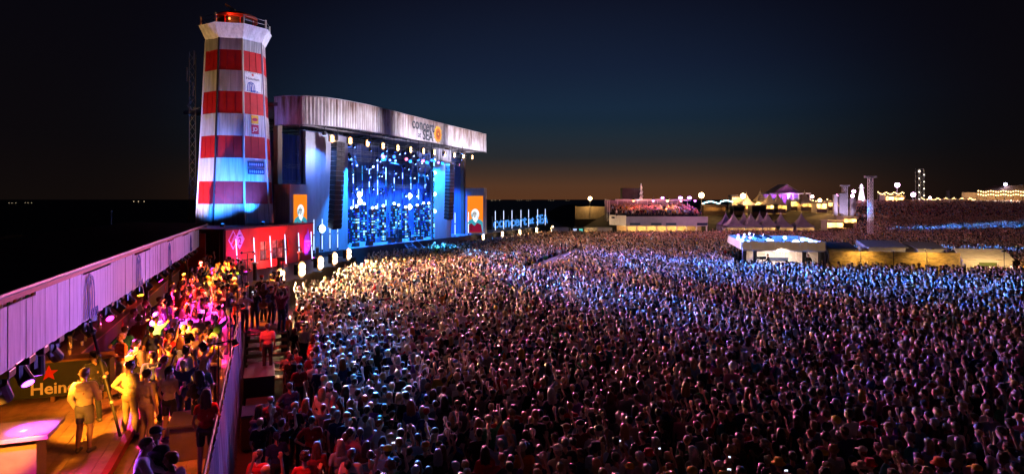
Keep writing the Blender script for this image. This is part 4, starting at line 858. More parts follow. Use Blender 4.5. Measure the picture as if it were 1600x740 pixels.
for u in (.05, 1.0, 5.35, 6.85): MB().fbox(M_, u, u + .32, -.6, -.22, 0, 2.59).build('pillar', BLACK, o)
for k in range(7): MB().fbox(M_, .3 + k * .97, 1.24 + k * .97, -1.9, -1.8, 0, 2.58).build('wall_panel', CANV, o)
MB().fbox(M_, 2.6, 4.4, -1.79, -1.77, 1.55, 1.9).build('control_window', NAVY, o); MB().fbox(M_, 4.45, 5.2, -.9, -.3, .02, 1.5).build('equipment_rack', BLK, o)
MB().fbox(M_, .4, 6.9, -1.6, .6, .55, .62).build('camera_platform', DARK, o)
lampxy = [(.6, -1.2), (2.55, -.75), (4.75, -.75), (6.6, -1.0), (.4, -4), (.5, -7.5), (2.2, -10), (4.0, -10.3), (5.6, -10), (6.7, -7), (6.8, -4), (3.2, -6)]
for k, (u, v) in enumerate(lampxy):
    q = thing('moving_head', f'blue moving-head lamp on the mixing tower roof, {ordn[k]} around from the front left', 'stage light', M_(u, v, 2.7), 'blue lamps on the mixing tower'); p = M_(u, v, 2.71); big = k in (1, 2)
    MB().box(p + Vector((0, 0, .12)), (.4, .4, .22)).build('base', BLK, q); 
    for i in (-1, 1): MB().box(p + Vector((.2 * i, 0, .4)), (.06, .12, .36)).build('yoke_arm', BLK, q)
    MB().tube(p + Vector((0, .12, .5)), p + Vector((0, -.2, .62)), .15, .17, 10).build('head', BLK, q); MB().ball(p + Vector((0, -.25, .64)), .36 if big else .2, 10).build('lens', BLW if big else BLUEB, q)
    if k in (1, 2, 4, 6, 9, 11): point(q, p + Vector((0, .0, 1.3)), 1800 if big else 1100, (.03, .18, 1), .3)
q = thing('work_lamp', 'warm work lamp under the mixing tower canopy', 'lamp', M_(3.4, 2.4, 3.2)); MB().box(M_(3.4, -.05 + .1, 2.66), (.3, .12, .1)).build('housing', BLK, q); MB().box(M_(3.4, .12, 2.62), (.22, .08, .06)).build('bulb', BULB, q)
spot(q, M_(3.4, .2, 2.6), M_(3.6, -1.8, 1.0), 1100, (1, .74, .62), 160, .6, .2)
# fill spots added on the mixing tower to light stage roof, lighthouse and bar
def fill_spot(u, v, tgt, power, ang, col, label):
    p = M_(u, v, 3.75); q = thing('fill_spot', label, 'stage light', M_(u, v, 2.7), 'fill spots added on the mixing tower'); dr = (Vector(tgt) - p).normalized()
    for a in (0, 2.1, 4.2): MB().tube(p - Vector((0, 0, .15)), M_(u + .35 * math.cos(a), v + .35 * math.sin(a), 2.71), .025).build('leg', BLK, q)
    MB().tube(p - dr * .5, p + dr * .35, .13, .16, 12).build('barrel', BLK, q); MB().tube(p + dr * .355, p + dr * .38, .14, .14, 12).build('lens', em('spot_%s' % label.split()[0], col, 8), q)
    spot(q, p + dr * .42, tgt, power, col, ang, .7, .15)
for k, (u_, v_, tg_, an_, pw_f, lab) in enumerate(((1.2, -5.2, (-19.5, 65, 17), 20, 150000, 'left third'), (2.1, -5.0, (-11.5, 80, 17), 21, 170000, 'middle'), (3.0, -4.8, (-6, 93, 17), 20, 260000, 'right third'))):
    fill_spot(u_, v_, tg_, pw_f, an_, (.88, .80, 1), f'lavender fill spot added on the mixing tower for the {lab} of the stage roof')
fill_spot(2.0, -7.5, (-25.5, 57, 19), 42000, 18, (.72, .66, 1), 'bluish fill spot added on the mixing tower for the lighthouse')
for k, (u_, v_, tu, lab) in enumerate(((1.1, -2.4, 2.6, 'nearest'), (.7, -3.4, 9.5, 'middle'), (.5, -5.6, 21, 'farthest'))):
    fill_spot(u_, v_, tuple(B(tu, -2.9, 6.3)), (70000, 60000, 46000)[k], (12, 13, 20)[k], (.32, .17, 1), f'violet fill spot added on the mixing tower for the {lab} bar boards')
# the yellow fence beside it, with lamps on poles in front that light it
fe = thing('fence', 'tall plywood fence lit yellow to the right of the mixing tower', 'fence', M_(13, -.3, 0))
FX = 7.6
for k in range(4):
    MB().fbox(M_, FX + k * 2.72 + .03, FX + (k + 1) * 2.72 - .03, -.36, -.30, .05, 2.72).build('fence_panel', WOODF, fe)
    MB().fbox(M_, FX + k * 2.72 - .03, FX + k * 2.72 + .03, -.44, -.28, 0, 2.78).build('post', DARK, fe)
for k in range(2):
    u = FX + 2.7 + k * 5.4; q = thing('fence_lamp', f"warm lamp on an arm over the plywood fence, {['left', 'right'][k]} one", 'lamp', M_(u, .5, 2.6), 'fence lamps')
    MB().tube(M_(u, -.42, 2.0), M_(u, -.42, 3.1), .03).build('post', BLK, q); MB().tube(M_(u, -.42, 3.1), M_(u, 1.0, 3.2), .025).build('arm', BLK, q); MB().box(M_(u, 1.0, 3.14), (.3, .12, .1)).build('housing', BLK, q)
    spot(q, M_(u, 1.0, 3.05), M_(u, -.3, 1.3), 520, (1, .60, .16), 128, .5, .15)
# roofs and cabins behind the fence
CAB = mat('cabin_panel', (.45, .43, .40), .6); 
for k, (u, v, wu, dv, hh, lab) in enumerate(((9.2, -4, 2.6, 3, 2.7, 'low dark cabin just behind the plywood fence'), (13.4, -4.5, 3.2, 3, 2.9, 'white topped cabin behind the middle of the plywood fence'), (17.0, -4.2, 2.2, 3, 2.8, 'small pale cabin behind the right end of the plywood fence'))):
    q = thing('cabin', lab, 'cabin', M_(u, v, 0), 'cabins behind the fence'); MB().fbox(M_, u - wu / 2, u + wu / 2, v - dv / 2, v + dv / 2, 0, hh).build('wall', CAB if k else DARK, q)
    c = [M_(u - wu / 2 - .2, v + dv / 2 + .2, hh + .01), M_(u + wu / 2 + .2, v + dv / 2 + .2, hh + .01), M_(u + wu / 2 + .2, v - dv / 2, hh + .01), M_(u - wu / 2 - .2, v - dv / 2, hh + .01)]
    MB().hexa(c + [p + Vector((0, 0, .08 + (.45 if j > 1 else 0))) for j, p in enumerate(c)]).build('roof', mat('grey_roof_felt', (.22, .21, .21), .7) if k else DARK, q)
    for j in (-1, 1): MB().fbox(M_, u + j * wu * .25 - .3, u + j * wu * .25 + .3, v + dv / 2, v + dv / 2 + .03, 1.7, 2.4).build('window', INK, q)
q = thing('supply_tent', 'cream canvas tent with a green sign at the right end of the fence', 'tent', M_(20.6, -2.2, 0)); u0, u1, v0, v1 = 18.7, 22.6, -3.6, -.5
for k in range(4): MB().fbox(M_, u0 + k * .97, u0 + .95 + k * .97, v1 - .05, v1, 0, 2.15).build('wall_panel', CANV, q)
MB().fbox(M_, u0, u0 + .05, v0, v1 - .06, 0, 2.15).build('wall_panel', CANV, q); MB().fbox(M_, u1, u1 + .05, v0, v1 - .06, 0, 2.15).build('wall_panel', CANV, q)
for k in range(4):
    a0, a1 = u0 - .1 + k * 1.02, u0 + .91 + k * 1.02; MB().hexa([M_(a0, v1 + .15, 2.16), M_(a1, v1 + .15, 2.16), M_(a1, -2.1, 2.95), M_(a0, -2.1, 2.95), M_(a0, v1 + .15, 2.2), M_(a1, v1 + .15, 2.2), M_(a1, -2.1, 2.99), M_(a0, -2.1, 2.99)]).hexa([M_(a0, -2.1, 2.95), M_(a1, -2.1, 2.95), M_(a1, v0 - .1, 2.2), M_(a0, v0 - .1, 2.2), M_(a0, -2.1, 2.99), M_(a1, -2.1, 2.99), M_(a1, v0 - .1, 2.24), M_(a0, v0 - .1, 2.24)]).build('roof_panel', CANV, q)
MB().fbox(M_, 20.0, 21.4, v1 + .005, v1 + .03, 1.5, 1.9).build('sign', mat('olive_sign', (.08, .12, .03), .6), q)
spot(tag(thing('tent_lamp', 'warm lamp before the cream tent beside the fence', 'lamp', M_(20.6, 2.2, 3.0))), M_(20.6, 2.2, 3.0), M_(20.6, -.5, 1.2), 900, (1, .62, .25), 140, .5, .15)
q = [x for x in COL.objects if x.name.startswith('tent_lamp')][0]; MB().tube(M_(20.6, 2.35, 0), M_(20.6, 2.35, 3.15), .03).build('pole', BLK, q); MB().box(M_(20.6, 2.3, 3.12), (.3, .15, .12)).build('housing', BLK, q)
# raised walkway in the crowd
WA, WB = Vector((1.2, 56, 0)), Vector((9.8, 84, 0)); wd_ = (WB - WA).normalized(); wn = Vector((wd_.y, -wd_.x, 0)); wl = (WB - WA).length
o = thing('raised_walkway', 'long narrow raised walkway cutting diagonally through the crowd', 'walkway', WA.lerp(WB, .5))
PINKW = mat('walkway_boards', (.07, .055, .055), .6, 0, .3, 1, .1)
for k in range(16):
    p, q2 = WA + wd_ * (wl * k / 16 + .01), WA + wd_ * (wl * (k + 1) / 16 - .01)
    MB().hexa([p - wn * .7 + Vector((0, 0, 1.18)), q2 - wn * .7 + Vector((0, 0, 1.18)), q2 + wn * .7 + Vector((0, 0, 1.18)), p + wn * .7 + Vector((0, 0, 1.18)), p - wn * .7 + Vector((0, 0, 1.28)), q2 - wn * .7 + Vector((0, 0, 1.28)), q2 + wn * .7 + Vector((0, 0, 1.28)), p + wn * .7 + Vector((0, 0, 1.28))]).build('deck_panel', PINKW, o)
    for s in (-1, 1): MB().hexa([p + wn * s * .68, q2 + wn * s * .68, q2 + wn * s * .64, p + wn * s * .64] + [x + Vector((0, 0, 1.17)) for x in (p + wn * s * .68, q2 + wn * s * .68, q2 + wn * s * .64, p + wn * s * .64)]).build('side_panel', BRNW, o)

# ---------------------------------------------------------------- terrace building (two storeys)
VD = 117.0
def VX(px, d=VD): return (px - 800) / F * d
vb = thing('terrace_building', 'white two-storey party terrace packed with guests behind the crowd', 'building', (VX(1030), VD + 5, 0))
x0, x1 = VX(978), VX(1106); xl = VX(953, 122)
for k in range(10): MB().box((x0 + (x1 - x0) * (k + .5) / 10, VD, 3.45), ((x1 - x0) / 10 - .02, .14, 1.75)).build('parapet_panel', WHITE, vb)
L0, L1 = Vector((x0, VD + .1, 0)), Vector((xl, VD + 6, 0))
for k in range(3):
    a, b_ = L0.lerp(L1, k / 3 + .005), L0.lerp(L1, (k + 1) / 3 - .005); n = Vector((.1, .1, 0))
    MB().hexa([a + Vector((0, 0, 2.58)), b_ + Vector((0, 0, 2.58)), b_ + n + Vector((0, 0, 2.58)), a + n + Vector((0, 0, 2.58)), a + Vector((0, 0, 4.5)), b_ + Vector((0, 0, 4.5)), b_ + n + Vector((0, 0, 4.5)), a + n + Vector((0, 0, 4.5))]).build('parapet_panel', WHITE, vb)
MB().prism([(x0, VD + .2, 3.75), (x1, VD + .2, 3.75), (x1, VD + 12, 3.75), (xl, VD + 12, 3.75), (xl, VD + 6.2, 3.75)], (0, 0, .15)).build('upper_floor', DARK, vb)
for k in range(4): MB().fbox(W0, xl + .3, x1 - .3, VD + 4 + k * 2, VD + 5.98 + k * 2, 3.905, 4.15 + .25 * k).build('terrace_step', DARK, vb)
MB().fbox(W0, xl, x1 - 1.5, VD + 11.8, VD + 12, 3.2, 7.3).build('back_wall', mat('grey_rose_wall', (.30, .26, .28), .6), vb)
for k in range(9): MB().box((xl + .6 + k * 2.0, VD + 11.7, 5.25), (.1, .12, 4.0)).build('wall_batten', WHITE, vb)
for k in range(4): MB().box((xl + 2 + k * 3.8, VD + 11.6, 6.1), (1.6, .2, .5)).build('signboard', [INK, WHITE, NAVY, WHITE][k], vb)
MB().prism([(xl, VD + 6.2, 7.2), (xl + .3, VD + 6.2, 7.2), (xl + .3, VD + 12, 7.35), (xl, VD + 12, 7.35)], (0, 0, .12)).build('roof_frame', WHITE, vb)
for x, y in ((xl + .1, VD + 6.3), (xl + .1, VD + 9), (x1 - 1.6, VD + 11.5)): MB().box((x, y, 5.2), (.15, .15, 4.0)).build('post', WHITE, vb)
MB().fbox(W0, xl + 2, x1, VD + 11, VD + 11.2, 7.15, 7.5).build('awning', WHITE, vb)
MB().fbox(W0, x0 - 1, x1, VD + 4, VD + 4.2, 0, 2.95).build('ground_wall', mat('warm_wall', (.62, .48, .30), .7), vb)
for k in range(9): MB().box((x0 + .2 + k * (x1 - x0 - .4) / 8, VD + .1, 1.28), (.22, .2, 2.55)).build('pillar', WHITE, vb)
for k, f in enumerate((.11, .37, .55, .93)): MB().box((x0 + (x1 - x0) * f, VD - .09, 2.95), (1.9, .04, .42)).build('sign', NAVY if k == 3 else mat('teal_sign', (.10, .20, .22), .6), vb)
for k, f in enumerate((.1, .26, .42, .58, .74)):
    q = MB().tube((x0 + (x1 - x0) * f - .5, VD + 2.2, 2.8), (x0 + (x1 - x0) * f + .5, VD + 2.2, 2.8), .06).build('tube_lamp', em('warm_tube', (1, .72, .35), 6), vb); point(vb, (x0 + (x1 - x0) * f, VD + 2.0, 2.2), 300, (1, .55, .18), .3)
for k, (f, c, pw) in enumerate(((.15, (1, .2, .08), 600), (.4, (1, .2, .45), 700), (.58, (1, .5, .2), 900), (.75, (1, .2, .3), 500), (.93, (.7, .15, 1), 700))):
    p = Vector((x0 + (x1 - x0) * f, VD + 4.5, 7.4)); q = thing('terrace_lamp', f'coloured lamp over the party terrace, {ordn[k]} from the left', 'lamp', p, 'lamps over the party terrace')
    MB().tube(p, p + Vector((0, 0, .9)), .03).build('cord', BLK, q); MB().lathe([(.35, -.1), (.1, .2)], p, 10).build('shade', BLK, q); MB().ball(p + Vector((0, 0, -.2)), .22).build('bulb', em('terr%d' % k, c, 12), q); point(q, p + Vector((0, 0, -.55)), pw, c, .25)
for k, px in enumerate((1035, 1063, 1077)):
    p = P(px, 309, VD + 9); q = thing('purple_flood', f"purple flood lamp on the terrace awning, {ordn[k]} from the left", 'flood light', (p.x, p.y, 7.5), 'purple floods on the terrace'); MB().box((p.x, p.y + .1, p.z), (1.0, .3, .35)).build('housing', BLK, q); MB().ball((p.x, p.y - .15, p.z), .42 if k else .3, 10, .6).build('bulb', em('purple_bulb', (.75, .25, 1), 14), q); MB().tube((p.x, p.y + .1, 7.45), (p.x, p.y + .1, p.z), .05).build('stem', BLK, q)
o = thing('container', 'dark container on stilts on top of the terrace building', 'container', (VX(986, 131), 131, 0)); MB().box((VX(986, 131), 131.5, 8.6), (3.8, 2.4, 2.3)).build('body', DARK, o)
for k in range(10): MB().box((VX(986, 131) - 1.7 + k * .38, 130.27, 8.6), (.08, .05, 2.2)).build('rib', DARK, o)
for i in (-1.7, 1.7): MB().box((VX(986, 131) + i, 131.5, 3.7), (.25, .25, 7.4)).build('leg', BRNW, o)
FLM = mat('white_plume', (.75, .7, .68), .5)
p = Vector((VX(1002, 129.6), 129.6, 0)); o = thing('plume_sculpture', 'tall white flame-shaped sculpture on the terrace building', 'sculpture', p)
for k in range(9):
    z = 6.8 + k * .42; sw = [0, .12, -.1, .08, -.12, .1, -.06, .04, -.04][k]; MB().lathe([(.1, -.35), (.42 - k * .033, .05), (.05, .55)], (p.x + sw, p.y, z), 8).build('plume', FLM, o)
MB().tube((p.x, p.y, gz(p.x, p.y)), (p.x, p.y, 6.9), .12).build('stem', STEEL, o); spot(o, (p.x - 2, p.y - 4, 5.8), (p.x, p.y, 8.8), 900, (1, .85, .85), 40, .6, .1)

# ---------------------------------------------------------------- pagoda tents
def pagoda(x, y, w_, eave, peak, label, lit, m_=None, group='pagoda tents', power=240, col=(1, .52, .14)):
    z = gz(x, y); m_ = m_ or mat('grey_canvas', (.36, .34, .36), .7, 0, .3, 1.5, .2); o = thing('pagoda_tent', label, 'tent', (x, y, z), group); h = w_ / 2
    for i in (-1, 1):
        for j in (-1, 1): MB().tube((x + i * h, y + j * h, z), (x + i * h, y + j * h, z + eave), .05).build('pole', STEEL, o)
    cs = [(x - h, y - h), (x + h, y - h), (x + h, y + h), (x - h, y + h)]
    for k in range(4):
        a, b_ = cs[k], cs[(k + 1) % 4]; vs = []; 
        for f, s in ((0, 1), (.22, .62), (.5, .32), (.8, .12), (1, .02)):
            for c in (a, b_): vs.append((x + (c[0] - x) * s, y + (c[1] - y) * s, z + eave + (peak - eave) * f))
        MB().add(vs, [(2 * i, 2 * i + 1, 2 * i + 3, 2 * i + 2) for i in range(4)]).build('roof_panel', m_, o)
        MB().add([(a[0], a[1], z + eave), (b_[0], b_[1], z + eave), (b_[0], b_[1], z + eave - .35), (a[0], a[1], z + eave - .35)], [(0, 1, 2, 3)]).build('valance', m_, o)
    for k in (1, 2, 3):
        a, b_ = cs[k], cs[(k + 1) % 4]; MB().add([(a[0], a[1], z), (b_[0], b_[1], z), (b_[0], b_[1], z + eave), (a[0], a[1], z + eave)], [(0, 1, 2, 3)]).build('side_wall', m_, o)
    MB().box((x, y - h + .3, z + .55), (w_ * .9, .4, 1.1)).build('counter', BRNW, o)
    MB().tube((x, y, z + peak - .1), (x, y, z + peak + .35), .03).build('finial', STEEL, o)
    if lit:
        MB().tube((x - .6, y - .2, z + eave - .1), (x + .6, y - .2, z + eave - .1), .06).build('tube_lamp', em('warm_tube', (1, .72, .35), 6), o); point(o, (x, y - .4, z + eave - .35), power, col, .25)
for k, (px, d, lit) in enumerate(((1134, 126, 0), (1146, 121, 1), (1162, 127, 0), (1173, 121, 1), (1187, 127, 0), (1199, 121, 1), (1220, 121, 1), (1252, 121, 1))):
    pagoda((px - 800) / F * d, d, 3.3 if lit else 2.8, 2.5, 4.85, f"grey white pagoda tent in the row behind the mixing tower, {ordn[k]} from the left", lit)
for k, (px, d) in enumerate(((1166, 160), (1188, 166), (1202, 160), (1215, 160), (1257, 162))):
    pagoda((px - 800) / F * d, d, 3.2, 2.2, 5.0, f"glowing cream pagoda tent up on the dike, {ordn[k]} from the left", 1, mat('cream_tent', (.75, .62, .42), .6), 'tents on the dike', 750)
def stall(px0, px1, d, hgt, label, m_, lit=None, group='stalls on the dike'):
    x0, x1 = (px0 - 800) / F * d, (px1 - 800) / F * d; xm = (x0 + x1) / 2; z = gz(xm, d); w_ = x1 - x0
    o = thing('market_stall', label, 'stall', (xm, d, z), group)
    MB().box((xm, d + 1.4, z + hgt / 2), (w_, .1, hgt)).build('back_wall', m_, o)
    for s in (-1, 1): MB().box((xm + s * w_ / 2, d, z + hgt / 2), (.1, 2.7, hgt)).build('side_wall', m_, o)
    MB().box((xm, d - .1, z + hgt + .06), (w_ + .4, 3.3, .1)).build('roof', m_, o); MB().box((xm, d - 1.2, z + .5), (w_ - .15, .4, 1.0)).build('counter', BRNW, o)
    MB().box((xm, d - 1.72, z + hgt - .25), (w_ + .3, .06, .45)).build('sign_board', m_, o)
    if lit: MB().tube((xm - w_ * .3, d, z + hgt - .15), (xm + w_ * .3, d, z + hgt - .15), .06).build('tube_lamp', em('warm_tube', (1, .72, .35), 6), o); point(o, (xm, d - .3, z + hgt - .5), lit * .8, (1, .50, .12), .25)
    return o
for k, a in enumerate(((1097, 1131, 158, 2.4, 'brown stall with a lit edge below the wavy string of lights', BRNW, 500), (1144, 1160, 158, 2.2, 'dark stall between the two bright street lamps', DARK, None), (1172, 1193, 157, 2.4, 'dark stall in front of the glowing tents', DARK, None),
                      (1141, 1160, 172, 3.6, 'small lit kiosk with a white sign under the second street lamp', WHITE, 900), (1272, 1288, 158, 2.6, 'yellow lit stall left of the delay tower', CANV, 2200), (1290, 1309, 160, 2.4, 'yellow lit stall just left of the delay tower foot', CANV, 1800),
                      (1288, 1312, 132, 2.4, 'amber lit food stall below the delay tower, left one', CANV, 2500), (1313, 1333, 133, 2.2, 'amber lit food stall below the delay tower, right one', CANV, 1800), (1232, 1246, 164, 2.6, 'small white lit kiosk before the purple pavilion', WHITE, 900),
                      (1379, 1392, 168, 3.0, 'amber lit stall on the crest, left of a pair', CANV, 2600), (1393, 1408, 169, 2.8, 'amber lit stall on the crest, right of a pair', CANV, 2200), (1466, 1505, 178, 1.9, 'long low stall with dim lamps along the crest', BRNW, 500))): stall(*a)
# breakwater bank with a lamp
o = thing('breakwater_wall', 'low pale breakwater wall catching yellow lamp light left of the terrace', 'wall', ((930 - 800) / F * 165, 165, 1))
for k in range(8): x = (898 - 800) / F * 165 + .6 + k * 1.15; MB().box((x, 165, 4.0), (1.12, .5, 3.2)).build('block', mat('sand_stone', (.45, .36, .22), .8), o); MB().box((x, 165, .6), (1.14, 2.2, 3.6)).build('footing', DARK, o)
# small booths at the foot, left of the terrace
for k, (px0, px1, lab, lit, m_) in enumerate(((862, 886, 'pale flat-roofed booth at the end of the walkway', None, WHITE), (892, 911, 'dark booth with two small lit panels beyond the walkway', None, DARK), (912, 931, 'little yellow lit booth left of the terrace building', 1300, CANV), (934, 953, 'grey booth hard by the terrace building', None, WHITE))):
    o = stall(px0, px1, 122, 2.0, lab, m_, lit, 'booths by the water')
    if k == 1:
        for j, c in ((0, (.5, .6, 1)), (1, (.1, .6, .5))): MB().box(((897 + j * 9 - 800) / F * 122, 120.2, 1.55), (.7, .05, .8)).build('lit_panel', em('panel%d' % j, c, 1.2), o)
# purple pavilion on the dike
d = 175; x0, x1 = (1198 - 800) / F * d, (1257 - 800) / F * d; xm = (x0 + x1) / 2; z = gz(xm, d); PUR = mat('lilac_boards', (.50, .42, .58), .6)
o = thing('pavilion', 'purple lit pavilion house with a gable roof and veranda up on the dike', 'pavilion', (xm, d, z))
MB().box((xm, d + 3, z + 2.0), (x1 - x0 - .6, .3, 4)).build('wall', PUR, o); MB().box((xm, d, z + 4.1), (x1 - x0 + .6, 6.6, .25)).build('veranda_roof', WHITE, o)
for k in range(8): MB().box((x0 + (x1 - x0) * k / 7, d - 3, z + 2), (.16, .16, 3.95)).build('veranda_post', WHITE, o)
g = [(xm - 3.4, d - .5, z + 4.24), (xm + 3.4, d - .5, z + 4.24), (xm, d - .5, z + 6.4)]; MB().prism(g, (0, 5, 0)).build('gable', mat('violet_gable', (.40, .14, .62), .6), o)
for s in (-1, 1): MB().hexa([(xm + s * 3.8, d - .9, z + 4.2), (xm, d - .9, z + 6.55), (xm, d + 5, z + 6.55), (xm + s * 3.8, d + 5, z + 4.2), (xm + s * 3.8, d - .9, z + 4.35), (xm, d - .9, z + 6.7), (xm, d + 5, z + 6.7), (xm + s * 3.8, d + 5, z + 4.35)]).build('roof', PUR, o)
for k in range(5): MB().box((x0 + 1 + (x1 - x0 - 2) * k / 4, d + 2.82, z + 2.1), (1.0, .06, 1.6)).build('window', em('lilac_pane', (.65, .5, 1), .8 if k % 2 else .25), o)
for k in range(3): spot(o, (x0 + 1.5 + k * 3.6, d - 3.4, z + .3), (x0 + 1.5 + k * 3.6, d + 2, z + 4.0), 2600, (.45, .06, 1), 110, .6, .2)
spot(o, (xm, d - 4.5, z + 3.0), (xm, d - .5, z + 5.4), 900, (.5, .06, 1), 80, .6, .2)
# wavy string of lights
o = thing('light_string', 'wavy blue and white string of lights over the stalls', 'string lights', ((1120 - 800) / F * 159, 159, 5))
pts = [P(1098 + k * 2.2, 318 - 3.2 * abs(math.sin(k * .28)) - (1.5 if k > 12 else 0), 159) for k in range(22)]
MB().path(pts, .04).build('cable', BLK, o)
for k, p in enumerate(pts): MB().ball(p, .17, 6).build('bulb', em('aqua_bulb', (.4, .9, 1), 5) if k % 3 else em('white_small', (1, .95, .9), 6), o)
for px in (1098, 1144): q = P(px, 316, 159); MB().tube((q.x, q.y, gz(q.x, q.y)), q, .08).build('pole', WHITE, o)

for j, (pxa, pxb, py, d, lab) in enumerate(((1255, 1306, 314, 163, 'sagging warm string of bulbs between pavilion and delay tower'), (1160, 1200, 316, 164, 'warm string of bulbs over the glowing tents'), (1372, 1412, 300, 167, 'warm string of bulbs over the pair of amber stalls'), (1440, 1524, 309, 177, 'long dim string of bulbs along the crest'))):
    o = thing('light_string', lab, 'string lights', P((pxa + pxb) / 2, py, d), 'strings of bulbs on the dike'); n_ = int((pxb - pxa) / 2.2); pts_ = [P(pxa + (pxb - pxa) * k / n_, py + 3.2 * abs(math.sin(k * .55)) - 3 * (k % 2) * (j == 0), d) for k in range(n_ + 1)]
    MB().path(pts_, .03, 4).build('cable', BLK, o)
    for p in pts_: MB().ball(p, .15, 6).build('bulb', em('festoon', (1, .62, .25), 6), o)
    for p in (pts_[0], pts_[-1]): MB().tube((p.x, p.y, gz(p.x, p.y)), p, .06, .06, 6).build('pole', STEEL, o)
# ---------------------------------------------------------------- lamp posts
for k, (px, py, d, r, c, pw, lab) in enumerate(((922, 310, 164, .62, (1, .60, .25), 4000, 'bright lamp post on the breakwater left of the terrace'), (1096, 305, 156, .85, (1, .56, .22), 6000, 'bright orange lamp post right of the terrace building'), (1161, 306, 158, .80, (1, .58, .30), 6000, 'bright lamp post above the pagoda tents'),
        (1269, 307, 170, .5, (1, .6, .5), 2500, 'lamp post right of the purple pavilion'), (1281, 313, 166, .6, (1, .6, .25), 3000, 'lamp post over the yellow stalls'), (1308, 306, 150, .45, (1, .3, .8), 1500, 'pink lamp at the left of the delay tower'), (1334, 299, 165, .55, (1, .35, .9), 2500, 'pink lamp post right of the delay tower'),
        (1332, 306, 160, .5, (1, .4, .8), 1500, 'lower pink lamp beside the delay tower'), (1402, 289, 172, .75, (1, .55, .9), 5000, 'tall pinkish lamp post over the amber stalls'), (1427, 304, 172, .7, (1, .5, .9), 4000, 'pinkish lamp post at the foot of the lattice tower'), (1453, 309, 176, .45, (1, .6, .6), 1500, 'small lamp post on the crest right of the lattice tower'),
        (1571, 288, 172, .5, (.7, .6, 1), 2000, 'violet white lamp on the festoon pavilion roof'), (1232, 306, 172, .4, (1, .6, .9), 1200, 'small lamp on the veranda of the purple pavilion'))):
    p = P(px, py, d); z = gz(p.x, p.y); o = thing('lamp_post', lab, 'lamp post', (p.x, p.y, z), 'lamp posts on the dike')
    MB().tube((p.x, p.y + .2, z), (p.x, p.y + .2, p.z + .1), .09, .06).build('pole', STEEL, o); MB().box((p.x, p.y + .15, p.z + r * .75), (r * 1.5, .3, .12)).build('hood', BLK, o); MB().ball(p, r * .8, 10).build('lamp', em('lamp_%d' % k, c, 22), o)  # globe drawn oversize so its emission includes the glow around the lamp
    point(o, p - Vector((0, r + .25, 0)), pw * .22, c, .3)

# ---------------------------------------------------------------- towers
def truss_tower(x, y, z0, z1, s, label, name='delay_tower', cross=0, m_=STEEL, leg=.09, lz=.05):
    o = thing(name, label, 'tower', (x, y, z0)); h = s / 2
    for i in (-1, 1):
        for j in (-1, 1): MB().tube((x + i * h, y + j * h, z0), (x + i * h, y + j * h, z1), leg, leg, 6).build('leg', m_, o)
    b = MB(); n = int((z1 - z0) / s)
    for k in range(n):
        a, c = z0 + (z1 - z0) * k / n, z0 + (z1 - z0) * (k + 1) / n
        for i in (-1, 1): b.tube((x - h * i, y - h, a), (x + h * i, y - h, c), lz, lz, 4); b.tube((x - h, y + h * i, a), (x - h, y - h * i, c), lz, lz, 4)
        b.tube((x - h, y - h, c), (x + h, y - h, c), lz, lz, 4)
    b.build('lacing', m_, o)
    if cross: MB().box((x, y, z1 + .15), (cross, .35, .3)).build('cross_head', m_, o)
    return o
LTS = mat('light_steel', (.62, .60, .62), .5, .2)
p = P(1360, 365, 105); o = truss_tower(p.x, p.y, gz(p.x, p.y), 11.0, .55, 'pale T-shaped truss tower rising from the crowd on the right', cross=1.95, m_=LTS, leg=.06, lz=.03)
spot(o, (p.x - 1.5, p.y - 2.5, gz(p.x, p.y) + 2.2), (p.x, p.y, 9), 900, (.95, .7, .9), 80, .6, .1)
p = P(1320, 336, 145); z = gz(p.x, p.y); o = truss_tower(p.x, p.y, z, 10.4, .8, 'grey delay tower hung with loudspeakers behind the food stalls', cross=2.2, m_=LTS)
for k in range(8): MB().box((p.x - .9, p.y - .6, 4.6 + k * .56), (1.7, .9, .53)).build('cabinet', mat('grey_cabinet', (.30, .29, .32), .6), o)
for k in range(5): MB().box((p.x + 1.6, p.y - .4, 3.9 + k * .85), (1.0, .8, .82)).build('cabinet', LTS, o)
MB().box((p.x - 2.4, p.y - .4, 6.2), (.8, .6, 4.6)).build('banner', LTS, o)
spot(o, (p.x - 1, p.y - 6, 3.4), (p.x, p.y, 7), 2500, (.8, .6, .95), 70, .6, .1)
p = P(1437, 300, 185); o = truss_tower(p.x, p.y, gz(p.x, p.y), 16.2, 1.5, 'slim lattice tower with white lamps on the crest at right', name='lattice_tower', m_=STEEL)
for k in range(9): MB().ball((p.x + (.7 if k % 2 else -.7), p.y - .9, 7.5 + k * 1.0), .17 if k < 8 else .3, 6).build('lamp', em('tower_lamp', (1, .85, .7), 4), o)
p = P(1481, 305, 190); o = truss_tower(p.x, p.y, gz(p.x, p.y), 10, .5, 'small dim aerial mast on the crest', name='aerial_mast', m_=STEEL); MB().box((p.x, p.y, 8.6), (1.6, .1, .1)).build('cross_arm', STEEL, o)
p = P(1346, 300, 178); z = gz(p.x, p.y); o = thing('model_lighthouse', 'little white floodlit model lighthouse on the crest', 'lighthouse', (p.x, p.y, z))
for k in range(5): MB().lathe([(1.25 - k * .17, 0), (1.1 - k * .17, 1.0)], (p.x, p.y, z + .02 + k * 1.02), 8).build('tier', WHITE, o)
MB().lathe([(.75, 0), (.75, .12)], (p.x, p.y, z + 5.15), 8).build('gallery', WHITE, o); MB().lathe([(.36, 0), (.36, .6), (.05, 1.0)], (p.x, p.y, z + 5.28), 8).build('lantern', em('lantern_glow', (1, .7, .95), 3), o)
